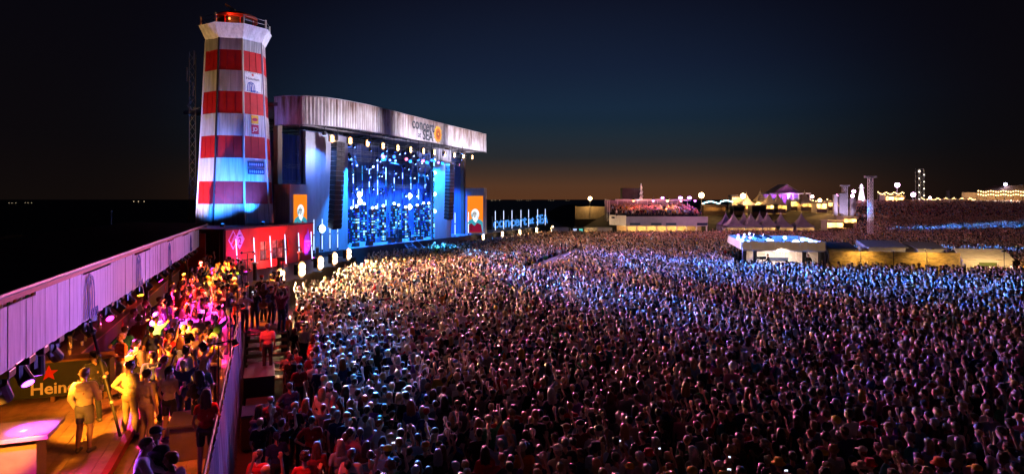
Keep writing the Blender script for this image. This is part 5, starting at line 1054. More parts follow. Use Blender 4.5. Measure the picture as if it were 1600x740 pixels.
spot(o, (p.x - 3, p.y - 4, z + .5), (p.x, p.y, z + 3.2), 3500, (1, .92, .95), 70, .6, .1); spot(o, (p.x + 3, p.y - 4, z + .5), (p.x, p.y, z + 3.2), 2500, (.9, .6, 1), 70, .6, .1)
# festoon pavilion and white wall at far right
d = 165; o = thing('white_wall', 'long low white wall along the dike at the right edge', 'wall', ((1570 - 800) / F * d, d, 5))
for k in range(12): x = (1523 - 800) / F * d + 1 + k * 1.8; MB().box((x, d - k * .0, 6.35), (1.78, .3, 1.6)).build('wall_panel', WHITE, o); MB().box((x, d + .1, 4.5), (1.79, .6, 2.1)).build('footing', DARK, o)
spot(o, ((1560 - 800) / F * d, d - 6, 8.0), ((1560 - 800) / F * d, d, 6.2), 2200, (1, .7, .55), 130, .6, .2)
d = 172; x0, x1 = (1527 - 800) / F * d, (1640 - 800) / F * d; o = thing('festoon_pavilion', 'open pavilion hung with rows of warm festoon bulbs at the right edge', 'pavilion', ((x0 + x1) / 2, d, 6))
MB().prism([(x0 + 5, d, 9.7), (x0 + 9, d, 11.2), (x1, d, 11.4), (x1, d, 9.7)], (0, 6, 0)).build('roof', BRNW, o); MB().box(((x0 + x1) / 2, d + 6, 7.6), (x1 - x0, .2, 3.6)).build('back_wall', BRNW, o)
for k in range(9): MB().tube((x0 + (x1 - x0) * k / 8, d, 5), (x0 + (x1 - x0) * k / 8, d, 10), .08).build('post', BRNW, o)
for r_ in range(2):
    for k in range(30): f = k / 29; MB().ball((x0 + (x1 - x0) * f, d - .4, 9.7 - r_ * .9 - .3 * math.sin(f * 18) ** 2), .17, 6).build('bulb', em('festoon', (1, .62, .25), 6), o)
for k in range(3): point(o, (x0 + 3 + k * 6, d + 2, 8.6), 1500, (1, .6, .25), .3)
# left: flagpole on the dark quay and a hut behind the bar roof
o = thing('flag_pole', 'bare white pole behind the bar roof at left', 'pole', (-28, 45, -.5)); p = P(174, 335, 45); MB().tube((p.x, 45, -1.5), (p.x, 45, 6.6), .06, .04).build('shaft', WHITE, o); MB().ball((p.x, 45, 6.65), .09).build('finial', WHITE, o)
p = P(145, 372, 30); o = thing('roof_tarpaulin', 'small ochre tarpaulin lying folded on the bar roof', 'tarpaulin', B(21, -9, 5.6))
MB().hexa([B(19.5, -9.6, 5.62), B(22.5, -9.4, 5.62), B(22.5, -8.6, 5.66), B(19.5, -8.7, 5.66), B(19.8, -9.4, 5.8), B(22.1, -9.3, 5.95), B(22.1, -8.8, 5.95), B(19.8, -8.9, 5.82)]).build('sheet', mat('ochre_sheet', (.45, .24, .05), .7), o)
# ================================================================ people
def obj_color_mat(name, rough, bump=.2, sc=9, var=.25, inst=None, spec=.4, sheen=.18):
    m = bpy.data.materials.new(name); m.use_nodes = True; t = m.node_tree; b = t.nodes['Principled BSDF']; b.inputs['Roughness'].default_value = rough; b.inputs['Specular IOR Level'].default_value = spec
    b.inputs['Sheen Weight'].default_value = sheen; b.inputs['Sheen Roughness'].default_value = .35
    if inst: src = t.nodes.new('ShaderNodeAttribute'); src.attribute_type = 'INSTANCER'; src.attribute_name = inst; so = src.outputs['Color']
    else: src = t.nodes.new('ShaderNodeObjectInfo'); so = src.outputs['Color']
    tcn = t.nodes.new('ShaderNodeTexCoord'); nz = t.nodes.new('ShaderNodeTexNoise'); nz.inputs['Scale'].default_value = sc; nz.inputs['Detail'].default_value = 3; t.links.new(tcn.outputs['Object'], nz.inputs['Vector'])
    mr_ = t.nodes.new('ShaderNodeMapRange'); mr_.inputs[3].default_value = 1 - var; mr_.inputs[4].default_value = 1 + var * .5; t.links.new(nz.outputs['Fac'], mr_.inputs[0])
    sc_ = t.nodes.new('ShaderNodeVectorMath'); sc_.operation = 'SCALE'; t.links.new(so, sc_.inputs[0]); t.links.new(mr_.outputs[0], sc_.inputs['Scale']); t.links.new(sc_.outputs[0], b.inputs['Base Color'])
    bp = t.nodes.new('ShaderNodeBump'); bp.inputs['Strength'].default_value = bump; bp.inputs['Distance'].default_value = .02; t.links.new(nz.outputs['Fac'], bp.inputs['Height']); t.links.new(bp.outputs[0], b.inputs['Normal']); return m
SKINM = obj_color_mat('skin', .5, .05, 14, .12); FABRIC = obj_color_mat('fabric', .8, .5, 7, .3, None, .2); HAIRM = obj_color_mat('hair', .38, .6, 40, .5)
SKINI, FABI, HAIRI = obj_color_mat('skin_crowd', .5, 0, 14, .1, 'c_skin'), obj_color_mat('fabric_crowd', .8, .2, 7, .3, 'c_shirt', .2), obj_color_mat('hair_crowd', .4, .3, 30, .4, 'c_hair')
TROUI = mat('trousers_crowd', (.03, .035, .055), .8); EYEM = mat('eye', (.02, .015, .012), .2, 0, .1, 5, 0); SHOEM = mat('shoe', (.08, .075, .07), .6); LIPM = mat('lip', (.35, .10, .09), .5)
V3 = Vector
def capsule(p, q, r0, r1, n=10, hr=3):
    p, q = V3(p), V3(q); d = q - p; d = d.normalized() if d.length > 1e-5 else V3((0, 0, 1)); a = d.cross(V3((0, 0, 1))); a = a.normalized() if a.length > .05 else V3((1, 0, 0)); b = d.cross(a); rows = []
    for k in range(hr + 1):
        t = R(-90 + 90 * k / hr); rows.append((p + d * r0 * math.sin(t), max(.0006, r0 * math.cos(t))))
    for k in range(hr + 1):
        t = R(90 * k / hr); rows.append((q + d * r1 * math.sin(t), max(.0006, r1 * math.cos(t))))
    vs = [c + a * (r * math.cos(2 * math.pi * i / n)) + b * (r * math.sin(2 * math.pi * i / n)) for c, r in rows for i in range(n)]
    fs = [(k * n + i, k * n + (i + 1) % n, (k + 1) * n + (i + 1) % n, (k + 1) * n + i) for k in range(len(rows) - 1) for i in range(n)] + [tuple(range(n))[::-1], tuple(range((len(rows) - 1) * n, len(rows) * n))]
    return vs, fs
def union(els, voxel, target, smooth=2):
    m = MB()
    for z, p, q, r0, r1 in els: m.add(*capsule(p, q, r0, r1))
    me = m.mesh('tmp', fix=True); ob = bpy.data.objects.new('tmp', me)
    md = ob.modifiers.new('r', 'REMESH'); md.mode = 'VOXEL'; md.voxel_size = voxel
    sm = ob.modifiers.new('s', 'SMOOTH'); sm.factor = .5; sm.iterations = smooth
    me2 = evaluated(ob); nf = len(me2.polygons) * 2
    ob.modifiers.clear(); ob.data = me2
    dc = ob.modifiers.new('d', 'DECIMATE'); dc.ratio = min(1, target / max(1, nf)); me3 = evaluated(ob)
    bpy.data.objects.remove(ob); bpy.data.meshes.remove(me); bpy.data.meshes.remove(me2)
    for p in me3.polygons: p.use_smooth = True
    return me3
def zones(me, els):
    n = len(me.polygons); c = np.empty(n * 3); me.polygons.foreach_get('center', c); c = c.reshape(-1, 3); best = np.full(n, 1e9); zi = np.zeros(n, int)
    names = []
    for z, p, q, r0, r1 in els:
        if z not in names: names.append(z)
        p_, q_ = np.array(p), np.array(q); d = q_ - p_; L2 = max(1e-9, d @ d); t = np.clip(((c - p_) @ d) / L2, 0, 1); dist = np.linalg.norm(c - (p_ + t[:, None] * d), axis=1) - (r0 + (r1 - r0) * t)
        k = dist < best; best[k] = dist[k]; zi[k] = names.index(z)
    return np.array([names[i] for i in zi]), c
def hand(els, w, d, side, curl=.35, fat=1.0, out=None):
    """palm, four fingers of unequal length and a thumb leaving the side of the palm"""
    d = V3(d).normalized(); lat = V3(out) if out else V3((side, 0, 0)); lat = (lat - d * lat.dot(d)).normalized(); nrm = d.cross(lat) * side
    w = V3(w); k = w + d * .085
    for o_ in (-.022, .022): els.append(('skin', tuple(w + lat * o_ * .6), tuple(k + lat * o_), .020, .019))
    for i, (o_, ln) in enumerate(((-.034, .066), (-.0115, .080), (.0115, .076), (.034, .058))):
        f0 = k + lat * o_; dd = (d + lat * o_ * 4.5).normalized(); mid = f0 + dd * ln * .5 + nrm * curl * .010; tip = mid + (dd * (1 - curl * .6) + nrm * curl).normalized() * ln * .5
        els.append(('skin', tuple(f0), tuple(mid), .0105 * fat, .0095 * fat)); els.append(('skin', tuple(mid), tuple(tip), .0095 * fat, .008 * fat))
    t0 = w + d * .028 - lat * .026; t1 = t0 + (d * .6 - lat * .8).normalized() * .04; t2 = t1 + (d * .9 - lat * .25 + nrm * .3).normalized() * .032
    els.append(('skin', tuple(t0), tuple(t1), .014 * fat, .012 * fat)); els.append(('skin', tuple(t1), tuple(t2), .012 * fat, .009 * fat))
# pose: elbow and wrist offsets relative to each shoulder (x outwards), finger direction, stance
POSES = {
 'down':   dict(L=((.07, -.02, -.29), (.06, .06, -.53), (0, .15, -1)), R=((.07, -.02, -.29), (.06, .07, -.53), (0, .15, -1))),
 'right_up': dict(L=((.07, -.02, -.29), (.03, .12, -.50), (-.1, .4, -1)), R=((.13, .10, .20), (.06, .16, .46), (0, .1, 1))),
 'both_up': dict(L=((.17, .05, .18), (.10, .12, .44), (-.1, .1, 1)), R=((.17, .05, .18), (.10, .12, .44), (-.1, .1, 1))),
 'clap':   dict(L=((.12, .08, -.25), (-.13, .30, -.12), (-.3, .6, .9)), R=((.12, .08, -.25), (-.13, .30, -.12), (-.3, .6, .9))),
 'phone':  dict(L=((.07, -.02, -.29), (.04, .10, -.52), (0, .2, -1)), R=((.10, .16, -.10), (-.05, .36, .12), (0, .2, 1)), hold='phone'),
 'cup':    dict(L=((.08, -.03, -.28), (.02, .08, -.52), (-.1, .2, -1)), R=((.10, .03, -.28), (-.02, .26, -.22), (-.1, 1, .25)), hold='cup'),
 'fold':   dict(L=((.09, .06, -.28), (-.20, .20, -.26), (-1, .2, .1)), R=((.09, .06, -.27), (-.20, .22, -.20), (-1, .2, -.1))),
 'lean':   dict(L=((.10, .14, -.26), (.02, .36, -.36), (-.2, 1, -.1)), R=((.10, .14, -.26), (.02, .36, -.36), (-.2, 1, -.1)), lean=.16),
 'point':  dict(L=((.08, -.02, -.29), (.04, .08, -.52), (0, .2, -1)), R=((.16, .18, -.02), (.14, .42, .16), (0, 1, .5))),
 'stride': dict(L=((.09, -.08, -.28), (.08, -.06, -.53), (0, .1, -1)), R=((.09, .08, -.28), (.04, .24, -.46), (0, .6, -.8)), step=.16),
 'hip':    dict(L=((.22, -.04, -.24), (.04, .10, -.42), (-.9, .3, -.3)), R=((.07, .0, -.29), (.04, .12, -.52), (0, .3, -1)), step=.05),
 'talk':   dict(L=((.09, .02, -.28), (.0, .24, -.24), (-.2, 1, .3)), R=((.12, .0, -.27), (.12, .22, -.12), (.1, .6, .9)), turn=.5),
}
def person_els(pose, build=0, sleeve=.62, shorts=False, turn=0.0, fat=1.0):
    """build 0 broad, 1 slim. Faces +Y, feet at z=0, about 1.76 m tall"""
    ps = POSES[pose]; ln = ps.get('lean', 0); st_ = ps.get('step', 0); e = []; sh = .185 if build == 0 else .158; g = 1.0 if build == 0 else .88
    hipw = .09 if build == 0 else .10
    top = lambda x, y, z: (x, y + ln * max(0, (z - .95)) * 1.1, z - .18 * ln * max(0, z - .95))
    A_ = lambda zn, p, q, r0, r1: e.append((zn, p, q, r0, r1))
    for s in (-1, 1):
        hip = (s * hipw, 0, .91); fy = st_ * s
        knee = (s * .105, .03 + fy * .6, .50); ank = (s * .115, -.03 + fy * 1.1, .085); toe = (s * .135, .13 + fy * 1.1, .035)
        A_('trousers', hip, tuple(np.array(hip) * .35 + np.array(knee) * .65), .092 * g, .068)
        A_('skin' if shorts else 'trousers', tuple(np.array(hip) * .3 + np.array(knee) * .7), knee, .060, .056)
        mid = tuple(np.array(knee) * .62 + np.array(ank) * .38 + np.array((0, -.018, 0)))
        lz = 'skin' if shorts else 'trousers'
        A_(lz, knee, mid, .055, .056); A_(lz, mid, (ank[0], ank[1], .12), .054, .040 if shorts else .050)
        A_('shoe', (ank[0], ank[1] - .03, .045), toe, .045, .038); A_('shoe', ank, (ank[0], ank[1], .05), .042, .045)
    A_('trousers', (-.065, 0, .93), (.065, 0, .93), .112 * g + .006, .112 * g + .006)
    A_('shirt', top(-.05, 0, 1.06), top(.05, 0, 1.06), .108 * g, .108 * g)
    A_('shirt', top(-.075, 0.005, 1.22), top(.075, 0.005, 1.22), .112 * g, .112 * g)
    A_('shirt', top(-.10, 0, 1.33), top(.10, 0, 1.33), .10 * g, .10 * g)
    A_('shirt', top(-sh * .72, -.01, 1.415), top(sh * .72, -.01, 1.415), .062, .062)
    A_('shirt', top(0, 0, 1.0), top(0, 0, 1.3), .105 * g, .11 * g)
    if build == 1:
        for s in (-1, 1): A_('shirt', top(s * .062, .055, 1.25), top(s * .062, .07, 1.24), .062, .055)
    A_('skin', top(0, -.015, 1.42), top(0, .0, 1.53), .056 * (g + .02), .052 * g)
    J = {}
    for s, key in ((-1, 'L'), (1, 'R')):
        S0 = np.array(top(s * sh, -.01, 1.41)); el, wr, fd_ = ps[key]; f = np.array((s, 1, 1)); E_ = S0 + np.array(el) * f; W_ = S0 + np.array(wr) * f
        cut = S0 + (E_ - S0) * min(1, sleeve)
        A_('shirt', tuple(S0), tuple(cut), .058 * g + .004, .048 * g + .004)
        if sleeve < 1: A_('skin', tuple(cut), tuple(E_), .041 * g, .037 * g); A_('skin', tuple(E_), tuple(W_), .037 * g, .026)
        else: A_('shirt', tuple(E_), tuple(E_ + (W_ - E_) * .93), .045, .036); A_('skin', tuple(E_ + (W_ - E_) * .8), tuple(W_), .028, .026)
        hand(e, tuple(W_), tuple(np.array(fd_) * f), s, .4, fat); J[key] = (W_, np.array(fd_) * f)
    # head: skull, jaw, nose, ears, brow
    hc = np.array(top(0, .018, 1.645)); tn = turn + ps.get('turn', 0); ct, sn = math.cos(tn), math.sin(tn)
    hd = lambda x, y, z: tuple(hc + np.array((x * ct - y * sn, x * sn + y * ct, z)))
    A_('skin', hd(0, -.022, .02), hd(0, .018, .025), .083, .080); A_('skin', hd(0, .02, -.02), hd(0, .035, -.075), .070, .045)
    A_('skin', hd(0, .088, .012), hd(0, .112, -.028), .011, .016)
    for s in (-1, 1):
        A_('skin', hd(s * .082, -.005, .01), hd(s * .080, -.005, -.03), .016, .012)
        A_('skin', hd(s * .014, .088, .036), hd(s * .045, .078, .034), .012, .010)
        A_('eye', hd(s * .030, .0885, .014), hd(s * .034, .087, .014), .0115, .011)
        A_('skin', hd(s * .038, .07, -.02), hd(s * .030, .075, -.035), .022, .018)
    A_('lip', hd(-.018, .088, -.058), hd(.018, .088, -.058), .011, .011)
    return e, (hc, tn, J)
HEADGEAR = {}
def head_els(kind):
    E = []
    A_ = lambda p, q, r0, r1: E.append(('hair', p, q, r0, r1))
    if kind in ('short', 'long', 'bun', 'curly', 'pony'):
        A_((0, -.032, .040), (0, .005, .052), .092, .082); A_((0, -.055, .0), (0, -.05, .03), .070, .075); A_((-.04, .045, .085), (.04, .045, .085), .034, .034)
        for s in (-1, 1): A_((s * .055, -.02, .02), (s * .06, .01, .045), .040, .034)
    if kind == 'long':
        for s in (-1, 0, 1): A_((s * .055, -.055, .0), (s * .075, -.075, -.26 + abs(s) * .03), .055, .042)
        for s in (-1, 1): A_((s * .078, -.01, .0), (s * .09, -.01, -.17), .026, .026)
    if kind == 'bun': A_((0, -.06, .13), (0, -.075, .15), .045, .04)
    if kind == 'pony': A_((0, -.11, .06), (0, -.13, .03), .035, .035); A_((0, -.13, .03), (0, -.12, -.17), .034, .015)
    if kind == 'curly':
        for i in range(16): a = i * 2.4; zz = -.01 + .011 * i; rr = .092 * math.sqrt(max(.05, 1 - ((zz - .03) / .14) ** 2)); A_((rr * math.cos(a), rr * math.sin(a) - .03, zz), (rr * math.cos(a) * 1.05, rr * math.sin(a) - .03, zz + .01), .042, .04)
    return E
def head_mesh(kind, lod):
    if (kind, lod) in HEADGEAR: return HEADGEAR[(kind, lod)]
    if kind in ('cap', 'bucket', 'straw'):
        m = MB(); n = 14 if lod < 2 else 8
        if kind == 'cap':
            m.lathe([(.102, .045), (.104, .075), (.090, .118), (.050, .142), (.004, .148)], (0, -.012, 0), n); m.add([(-.075, .07, .062), (.075, .07, .062), (.062, .175, .045), (0, .195, .042), (-.062, .175, .045), (-.075, .07, .052), (.075, .07, .052), (.062, .175, .036), (0, .195, .033), (-.062, .175, .036)], [(0, 1, 2, 3, 4), (9, 8, 7, 6, 5), (0, 5, 6, 1), (1, 6, 7, 2), (2, 7, 8, 3), (3, 8, 9, 4), (4, 9, 5, 0)])
        if kind == 'bucket': m.lathe([(.165, .005), (.168, .012), (.108, .060), (.100, .125), (.085, .137), (.004, .140)], (0, -.005, 0), n)
        if kind == 'straw': m.lathe([(.20, .050), (.205, .058), (.106, .068), (.100, .135), (.075, .155), (.004, .158)], (0, -.005, 0), n)
        me = m.mesh(kind, fix=True)
        for p in me.polygons: p.use_smooth = True
    else: me = union(head_els(kind), .012 if lod == 0 else .016, {0: 700, 1: 240, 2: 60}[lod])
    HEADGEAR[(kind, lod)] = me; return me
def cloth_from(me, sel, off, wr, name):
    """a garment: the body faces of one zone lifted off the skin, with loose folds"""
    n = len(me.vertices); co = np.empty(n * 3); me.vertices.foreach_get('co', co); co = co.reshape(-1, 3); no = np.empty(n * 3); me.vertices.foreach_get('normal', no); no = no.reshape(-1, 3)
    idx = {}; vs = []; fs = []
    for i in np.nonzero(sel)[0]:
        f = []
        for v in me.polygons[i].vertices:
            if v not in idx:
                idx[v] = len(vs); c, nn = co[v], no[v]; k = off + wr * noise.noise(V3((c[0] * 9, c[1] * 9, c[2] * 6))); vs.append(tuple(c + nn * k))
            f.append(idx[v])
        fs.append(tuple(f))
    m2 = bpy.data.meshes.new(name); m2.from_pydata(vs, [], fs)
    for p in m2.polygons: p.use_smooth = True
    return m2
def phone_mesh():
    return MB().box((0, 0, 0), (.074, .009, .15)).mesh('phone')
PHONE = phone_mesh(); PHONE.materials.append(mat('phone_case', (.02, .02, .022), .3)); PHONE.materials.append(em('phone_screen', (.7, .8, 1), 2.0)); PHONE.polygons[2].material_index = 1
CUPM = MB().lathe([(.030, -.065), (.042, .065)], (0, 0, 0), 10).mesh('cup'); CUPM.materials.append(CUP)
BODIES = {}
def body(pose, build, sleeve, shorts, lod=0):
    key = (pose, build, sleeve, shorts, lod)
    if key in BODIES: return BODIES[key]
    els, info = person_els(pose, build, sleeve, shorts, fat=1.0 if lod == 0 else 1.15)
    me = union(els, {0: .0095, 1: .013, 2: .018}[lod], {0: 6000, 1: 2200, 2: 260}[lod]); zn, c = zones(me, els)
    me.name = 'person'
    if lod < 2:
        me.materials.append(SKINM); me.materials.append(EYEM); me.materials.append(LIPM); me.materials.append(SHOEM)
        me.polygons.foreach_set('material_index', np.array([{'eye': 1, 'lip': 2, 'shoe': 3}.get(z, 0) for z in zn], dtype=np.int32))
        sh = cloth_from(me, zn == 'shirt', .010, .017, 'shirt'); sh.materials.append(FABRIC); tr = cloth_from(me, zn == 'trousers', .012, .013, 'trousers'); tr.materials.append(FABRIC)
        BODIES[key] = (me, sh, tr, info)
    else:
        for m_ in (SKINI, FABI, TROUI, SHOEM, HAIRI): me.materials.append(m_)
        me.polygons.foreach_set('material_index', np.array([{'shirt': 1, 'trousers': 2, 'shoe': 3}.get(z, 0) for z in zn], dtype=np.int32)); BODIES[key] = (me, None, None, info)
    return BODIES[key]
SKINS = [(.55, .34, .24), (.62, .40, .29), (.48, .28, .19), (.60, .37, .27), (.20, .11, .07), (.35, .20, .13)]
HAIRS = {'brown': (.07, .035, .018), 'dark': (.018, .013, .011), 'blonde': (.42, .27, .11), 'red': (.25, .07, .02), 'grey': (.30, .29, .28)}
HATS = {'yellow': (.75, .48, .03), 'white': (.72, .70, .66), 'black': (.02, .02, .022), 'red': (.55, .02, .02), 'blue': (.03, .10, .40), 'orange': (.75, .18, .02), 'straw': (.55, .42, .22)}
SHIRTS = {'black': (.016, .016, .018), 'white': (.68, .67, .65), 'navy': (.02, .035, .12), 'grey': (.22, .22, .23), 'red': (.45, .02, .025), 'pink': (.62, .22, .30), 'light blue': (.25, .42, .62), 'green': (.05, .26, .10), 'maroon': (.18, .02, .04), 'cream': (.60, .52, .38), 'purple': (.20, .07, .34), 'orange': (.65, .20, .03), 'yellow': (.68, .50, .06), 'charcoal': (.05, .05, .055), 'teal': (.03, .22, .26)}
TROUS = {'dark': (.025, .028, .04), 'denim': (.05, .09, .20), 'grey': (.16, .16, .165), 'tan': (.38, .29, .18), 'white': (.55, .54, .52)}
POSETXT = {'down': 'arms down', 'right_up': 'right arm raised', 'both_up': 'both arms raised', 'clap': 'clapping', 'phone': 'holding up a phone', 'cup': 'holding a cup', 'fold': 'arms folded', 'lean': 'leaning forward', 'point': 'pointing ahead', 'stride': 'mid-stride', 'hip': 'hand on hip', 'talk': 'turning to talk'}
def person(pos, face, pose, build, sleeve, shorts, shirt, trous, gear, gcol, label, group, lod=0, scale=1.0, skin=None):
    """body (one mesh, the thing itself) > shirt, trousers, hair or hat; a held phone or cup is a thing of its own"""
    me, sh, tr, (hc, tn, J) = body(pose, build, sleeve, shorts, lod)
    o = bpy.data.objects.new('person', me); COL.objects.link(o); o.location = pos; o.rotation_euler = (0, 0, face); o.scale = (scale,) * 3; tag(o, label, 'person', group); o.color = (*(skin or random.choice(SKINS)), 1)
    for nm, m_, c in (('shirt', sh, SHIRTS[shirt]), ('trousers', tr, TROUS[trous])):
        q = bpy.data.objects.new(nm, m_); COL.objects.link(q); q.parent = o; q.color = (*c, 1)
    hm = head_mesh(gear, 0 if lod == 0 else 1); hat = gear in ('cap', 'bucket', 'straw')
    if not hm.materials: hm.materials.append(FABRIC if hat else HAIRM)
    if hat:
        hh = head_mesh('short', 1)
        if not hh.materials: hh.materials.append(HAIRM)
        q = bpy.data.objects.new('hair', hh); COL.objects.link(q); q.parent = o; q.location = hc; q.location.z -= .03; q.scale = (.93,) * 3; q.rotation_euler = (0, 0, tn); q.color = (*random.choice(list(HAIRS.values())), 1)
    q = bpy.data.objects.new('hat' if hat else 'hair', hm); COL.objects.link(q); q.parent = o; q.location = hc; q.rotation_euler = (0, 0, tn); q.color = (*(HATS if hat else HAIRS)[gcol], 1)
    if lod < 2 and group in ('guests on the terrace', 'people in the dark gangway') and random.random() < .22:
        q = bpy.data.objects.new('backpack', PACK); COL.objects.link(q); q.parent = o; q.color = (*random.choice(((.02, .02, .025), (.10, .02, .02), (.03, .06, .16), (.20, .16, .10))), 1)
    hold = POSES[pose].get('hold')
    if hold and (lod == 0 or hold == 'phone'):
        W_, fd_ = J['R']; p = V3(W_) + V3(fd_).normalized() * .085 + V3((-.0, .03, .02 if hold == 'phone' else .03)); M = Matrix.Rotation(face, 3, 'Z')
        h = bpy.data.objects.new('phone' if hold == 'phone' else 'beer_cup', PHONE if hold == 'phone' else CUPM); COL.objects.link(h); h.location = V3(pos) + M @ (p * scale); h.rotation_euler = (0, 0, face)
        tag(h, f"{'phone' if hold == 'phone' else 'beer cup'} held by the {' '.join(label.replace(',', '').split()[:10])}", 'phone' if hold == 'phone' else 'cup', 'things held by guests')
    return o
PACK = union([('b', (-.09, -.20, 1.12), (.09, -.20, 1.12), .085, .085), ('b', (-.08, -.19, 1.32), (.08, -.19, 1.32), .075, .075), ('b', (0, -.20, 1.12), (0, -.19, 1.32), .10, .09), ('b', (0, -.28, 1.10), (0, -.28, 1.18), .055, .055)] + [('b', (s * .11, -.13, 1.40), (s * .12, .03, 1.46), .022, .022) for s in (-1, 1)] + [('b', (s * .12, .03, 1.46), (s * .13, .12, 1.30), .02, .02) for s in (-1, 1)], .014, 600); PACK.materials.append(FABRIC)
def heading(pos, tgt): return math.atan2(tgt[1] - pos[1], tgt[0] - pos[0]) - math.pi / 2
STC = (-12, 84)      # what everybody watches
def gearname(g, c): return {'cap': f'{c} cap', 'bucket': f'{c} bucket hat', 'straw': f'{c} brimmed hat', 'short': f'short {c} hair', 'long': f'long {c} hair', 'bun': f'{c} hair bun', 'pony': f'{c} ponytail', 'curly': f'curly {c} hair'}[g]

# ---- terrace guests, placed one by one (head position in the photo gives the distance)
def deck_at(px, py, z, hgt=1.76): d = (H - z - hgt) / ((py - HY) / F); return Vector(((px - 800) / F * d, d, z))
used = []
G1 = 'guests on the terrace'
def guest(px, py, up, face_deg, pose, build, sleeve, shorts, shirt, trous, gear, gcol, label, sc=1.0):
    p = deck_at(px, py, (ZU if up else ZL) + .012, 1.76 * sc); used.append(p)
    return person(p, R(face_deg), pose, build, sleeve, shorts, shirt, trous, gear, gcol, label, G1, 0, sc)
#      head px,py  walkway? heading (0 = away from camera, + = to the left)
o = guest(132, 575, 1, 5, 'cup', 0, 1.0, True, 'cream', 'grey', 'short', 'brown', 'stout man in a pale hoodie and grey shorts standing with his back to the camera', 1.03)
HOOD = union([('h', (-.09, -.09, 1.43), (.09, -.09, 1.43), .062, .062), ('h', (-.06, -.12, 1.36), (.06, -.12, 1.36), .05, .05), ('h', (-.10, -.02, 1.45), (-.06, .05, 1.42), .045, .035), ('h', (.10, -.02, 1.45), (.06, .05, 1.42), .045, .035)], .012, 700); HOOD.materials.append(FABRIC)
q = bpy.data.objects.new('hood', HOOD); COL.objects.link(q); q.parent = o; q.color = (*SHIRTS['cream'], 1)
guest(147, 548, 1, 60, 'talk', 0, .6, False, 'black', 'dark', 'short', 'dark', 'dark-haired man in black at the counter just behind the man in the hoodie')
guest(190, 520, 1, 150, 'fold', 1, .5, False, 'orange', 'white', 'short', 'blonde', 'fair-haired woman in an orange top and white trousers facing the camera by the counter')
guest(213, 530, 1, -20, 'down', 0, 1.0, False, 'charcoal', 'dark', 'short', 'dark', 'man in a dark jacket between the woman in orange and the pale-shirted pair')
guest(203, 563, 0, -15, 'hip', 0, 1.0, False, 'cream', 'tan', 'short', 'brown', 'tall man in a cream long-sleeved shirt, left one of the pale pair', 1.04)
guest(229, 577, 0, -20, 'down', 0, .62, False, 'cream', 'tan', 'short', 'brown', 'man in a cream t-shirt and tan trousers, right one of the pale pair')
guest(264, 572, 0, -10, 'cup', 1, .3, True, 'cream', 'dark', 'pony', 'dark', 'woman with a dark ponytail, cream sleeveless top and dark shorts')
guest(209, 482, 1, -70, 'phone', 0, .55, False, 'white', 'dark', 'short', 'brown', 'young man in a white t-shirt looking at his phone under magenta light', 1.05)
guest(240, 484, 0, -10, 'down', 0, .62, True, 'purple', 'dark', 'short', 'dark', 'man in a purple t-shirt and dark shorts seen from behind', 1.06)
guest(228, 472, 1, 160, 'talk', 1, .62, False, 'pink', 'denim', 'curly', 'red', 'person with curly red hair facing the young man with the phone')
guest(290, 542, 0, -15, 'down', 1, 1.0, False, 'light blue', 'grey', 'bun', 'dark', 'woman in a pale blue long-sleeved dress with her hair in a bun')
guest(311, 578, 0, 60, 'clap', 1, .6, False, 'black', 'dark', 'long', 'dark', 'woman with long dark hair in black clapping by the railing')
guest(322, 608, 0, 20, 'cup', 1, .35, True, 'red', 'dark', 'long', 'brown', 'woman in a red top with long brown hair at the railing near the bottom')
guest(215, 684, 0, -60, 'lean', 0, 1.0, False, 'white', 'denim', 'short', 'brown', 'man in a white jacket leaning forward at the bottom edge')
guest(243, 668, 0, -10, 'down', 0, 1.0, False, 'black', 'dark', 'cap', 'black', 'man in black with a black cap behind the man in the white jacket')
guest(268, 706, 0, 70, 'talk', 1, .6, False, 'pink', 'dark', 'short', 'red', 'red-haired person in a pink top at the bottom edge')
guest(343, 458, 0, -15, 'down', 0, .62, True, 'yellow', 'tan', 'short', 'blonde', 'man in a bright yellow t-shirt glowing in amber light at the far end')
guest(362, 462, 0, -15, 'cup', 0, .62, False, 'orange', 'dark', 'short', 'brown', 'man in an orange t-shirt beside the one in bright yellow')
guest(322, 464, 0, -25, 'clap', 1, .5, False, 'white', 'denim', 'short', 'dark', 'woman in a white t-shirt clapping left of the man in yellow')
guest(308, 442, 0, -15, 'right_up', 1, .5, False, 'pink', 'dark', 'straw', 'white', 'guest in a pink top with a white brimmed hat and raised arm')
guest(346, 428, 0, -15, 'down', 0, .62, False, 'maroon', 'dark', 'straw', 'straw', 'guest in maroon with a straw brimmed hat at the far end of the terrace')
guest(278, 455, 1, -15, 'both_up', 1, .4, False, 'orange', 'denim', 'long', 'blonde', 'woman with long blonde hair raising both arms near the counter')
guest(297, 500, 0, 40, 'talk', 0, .62, False, 'white', 'dark', 'short', 'dark', 'man in a white t-shirt turning to talk in the middle of the terrace')
guest(318, 520, 0, -40, 'down', 1, .6, True, 'maroon', 'denim', 'pony', 'brown', 'woman in maroon with a brown ponytail beside the middle high table')
guest(268, 512, 0, 20, 'fold', 1, .4, False, 'red', 'dark', 'long', 'dark', 'woman in a red top with folded arms behind the dress wearer')
guest(382, 455, 0, -10, 'phone', 0, .6, False, 'white', 'dark', 'short', 'dark', 'man in white holding a phone at the far right corner of the terrace')
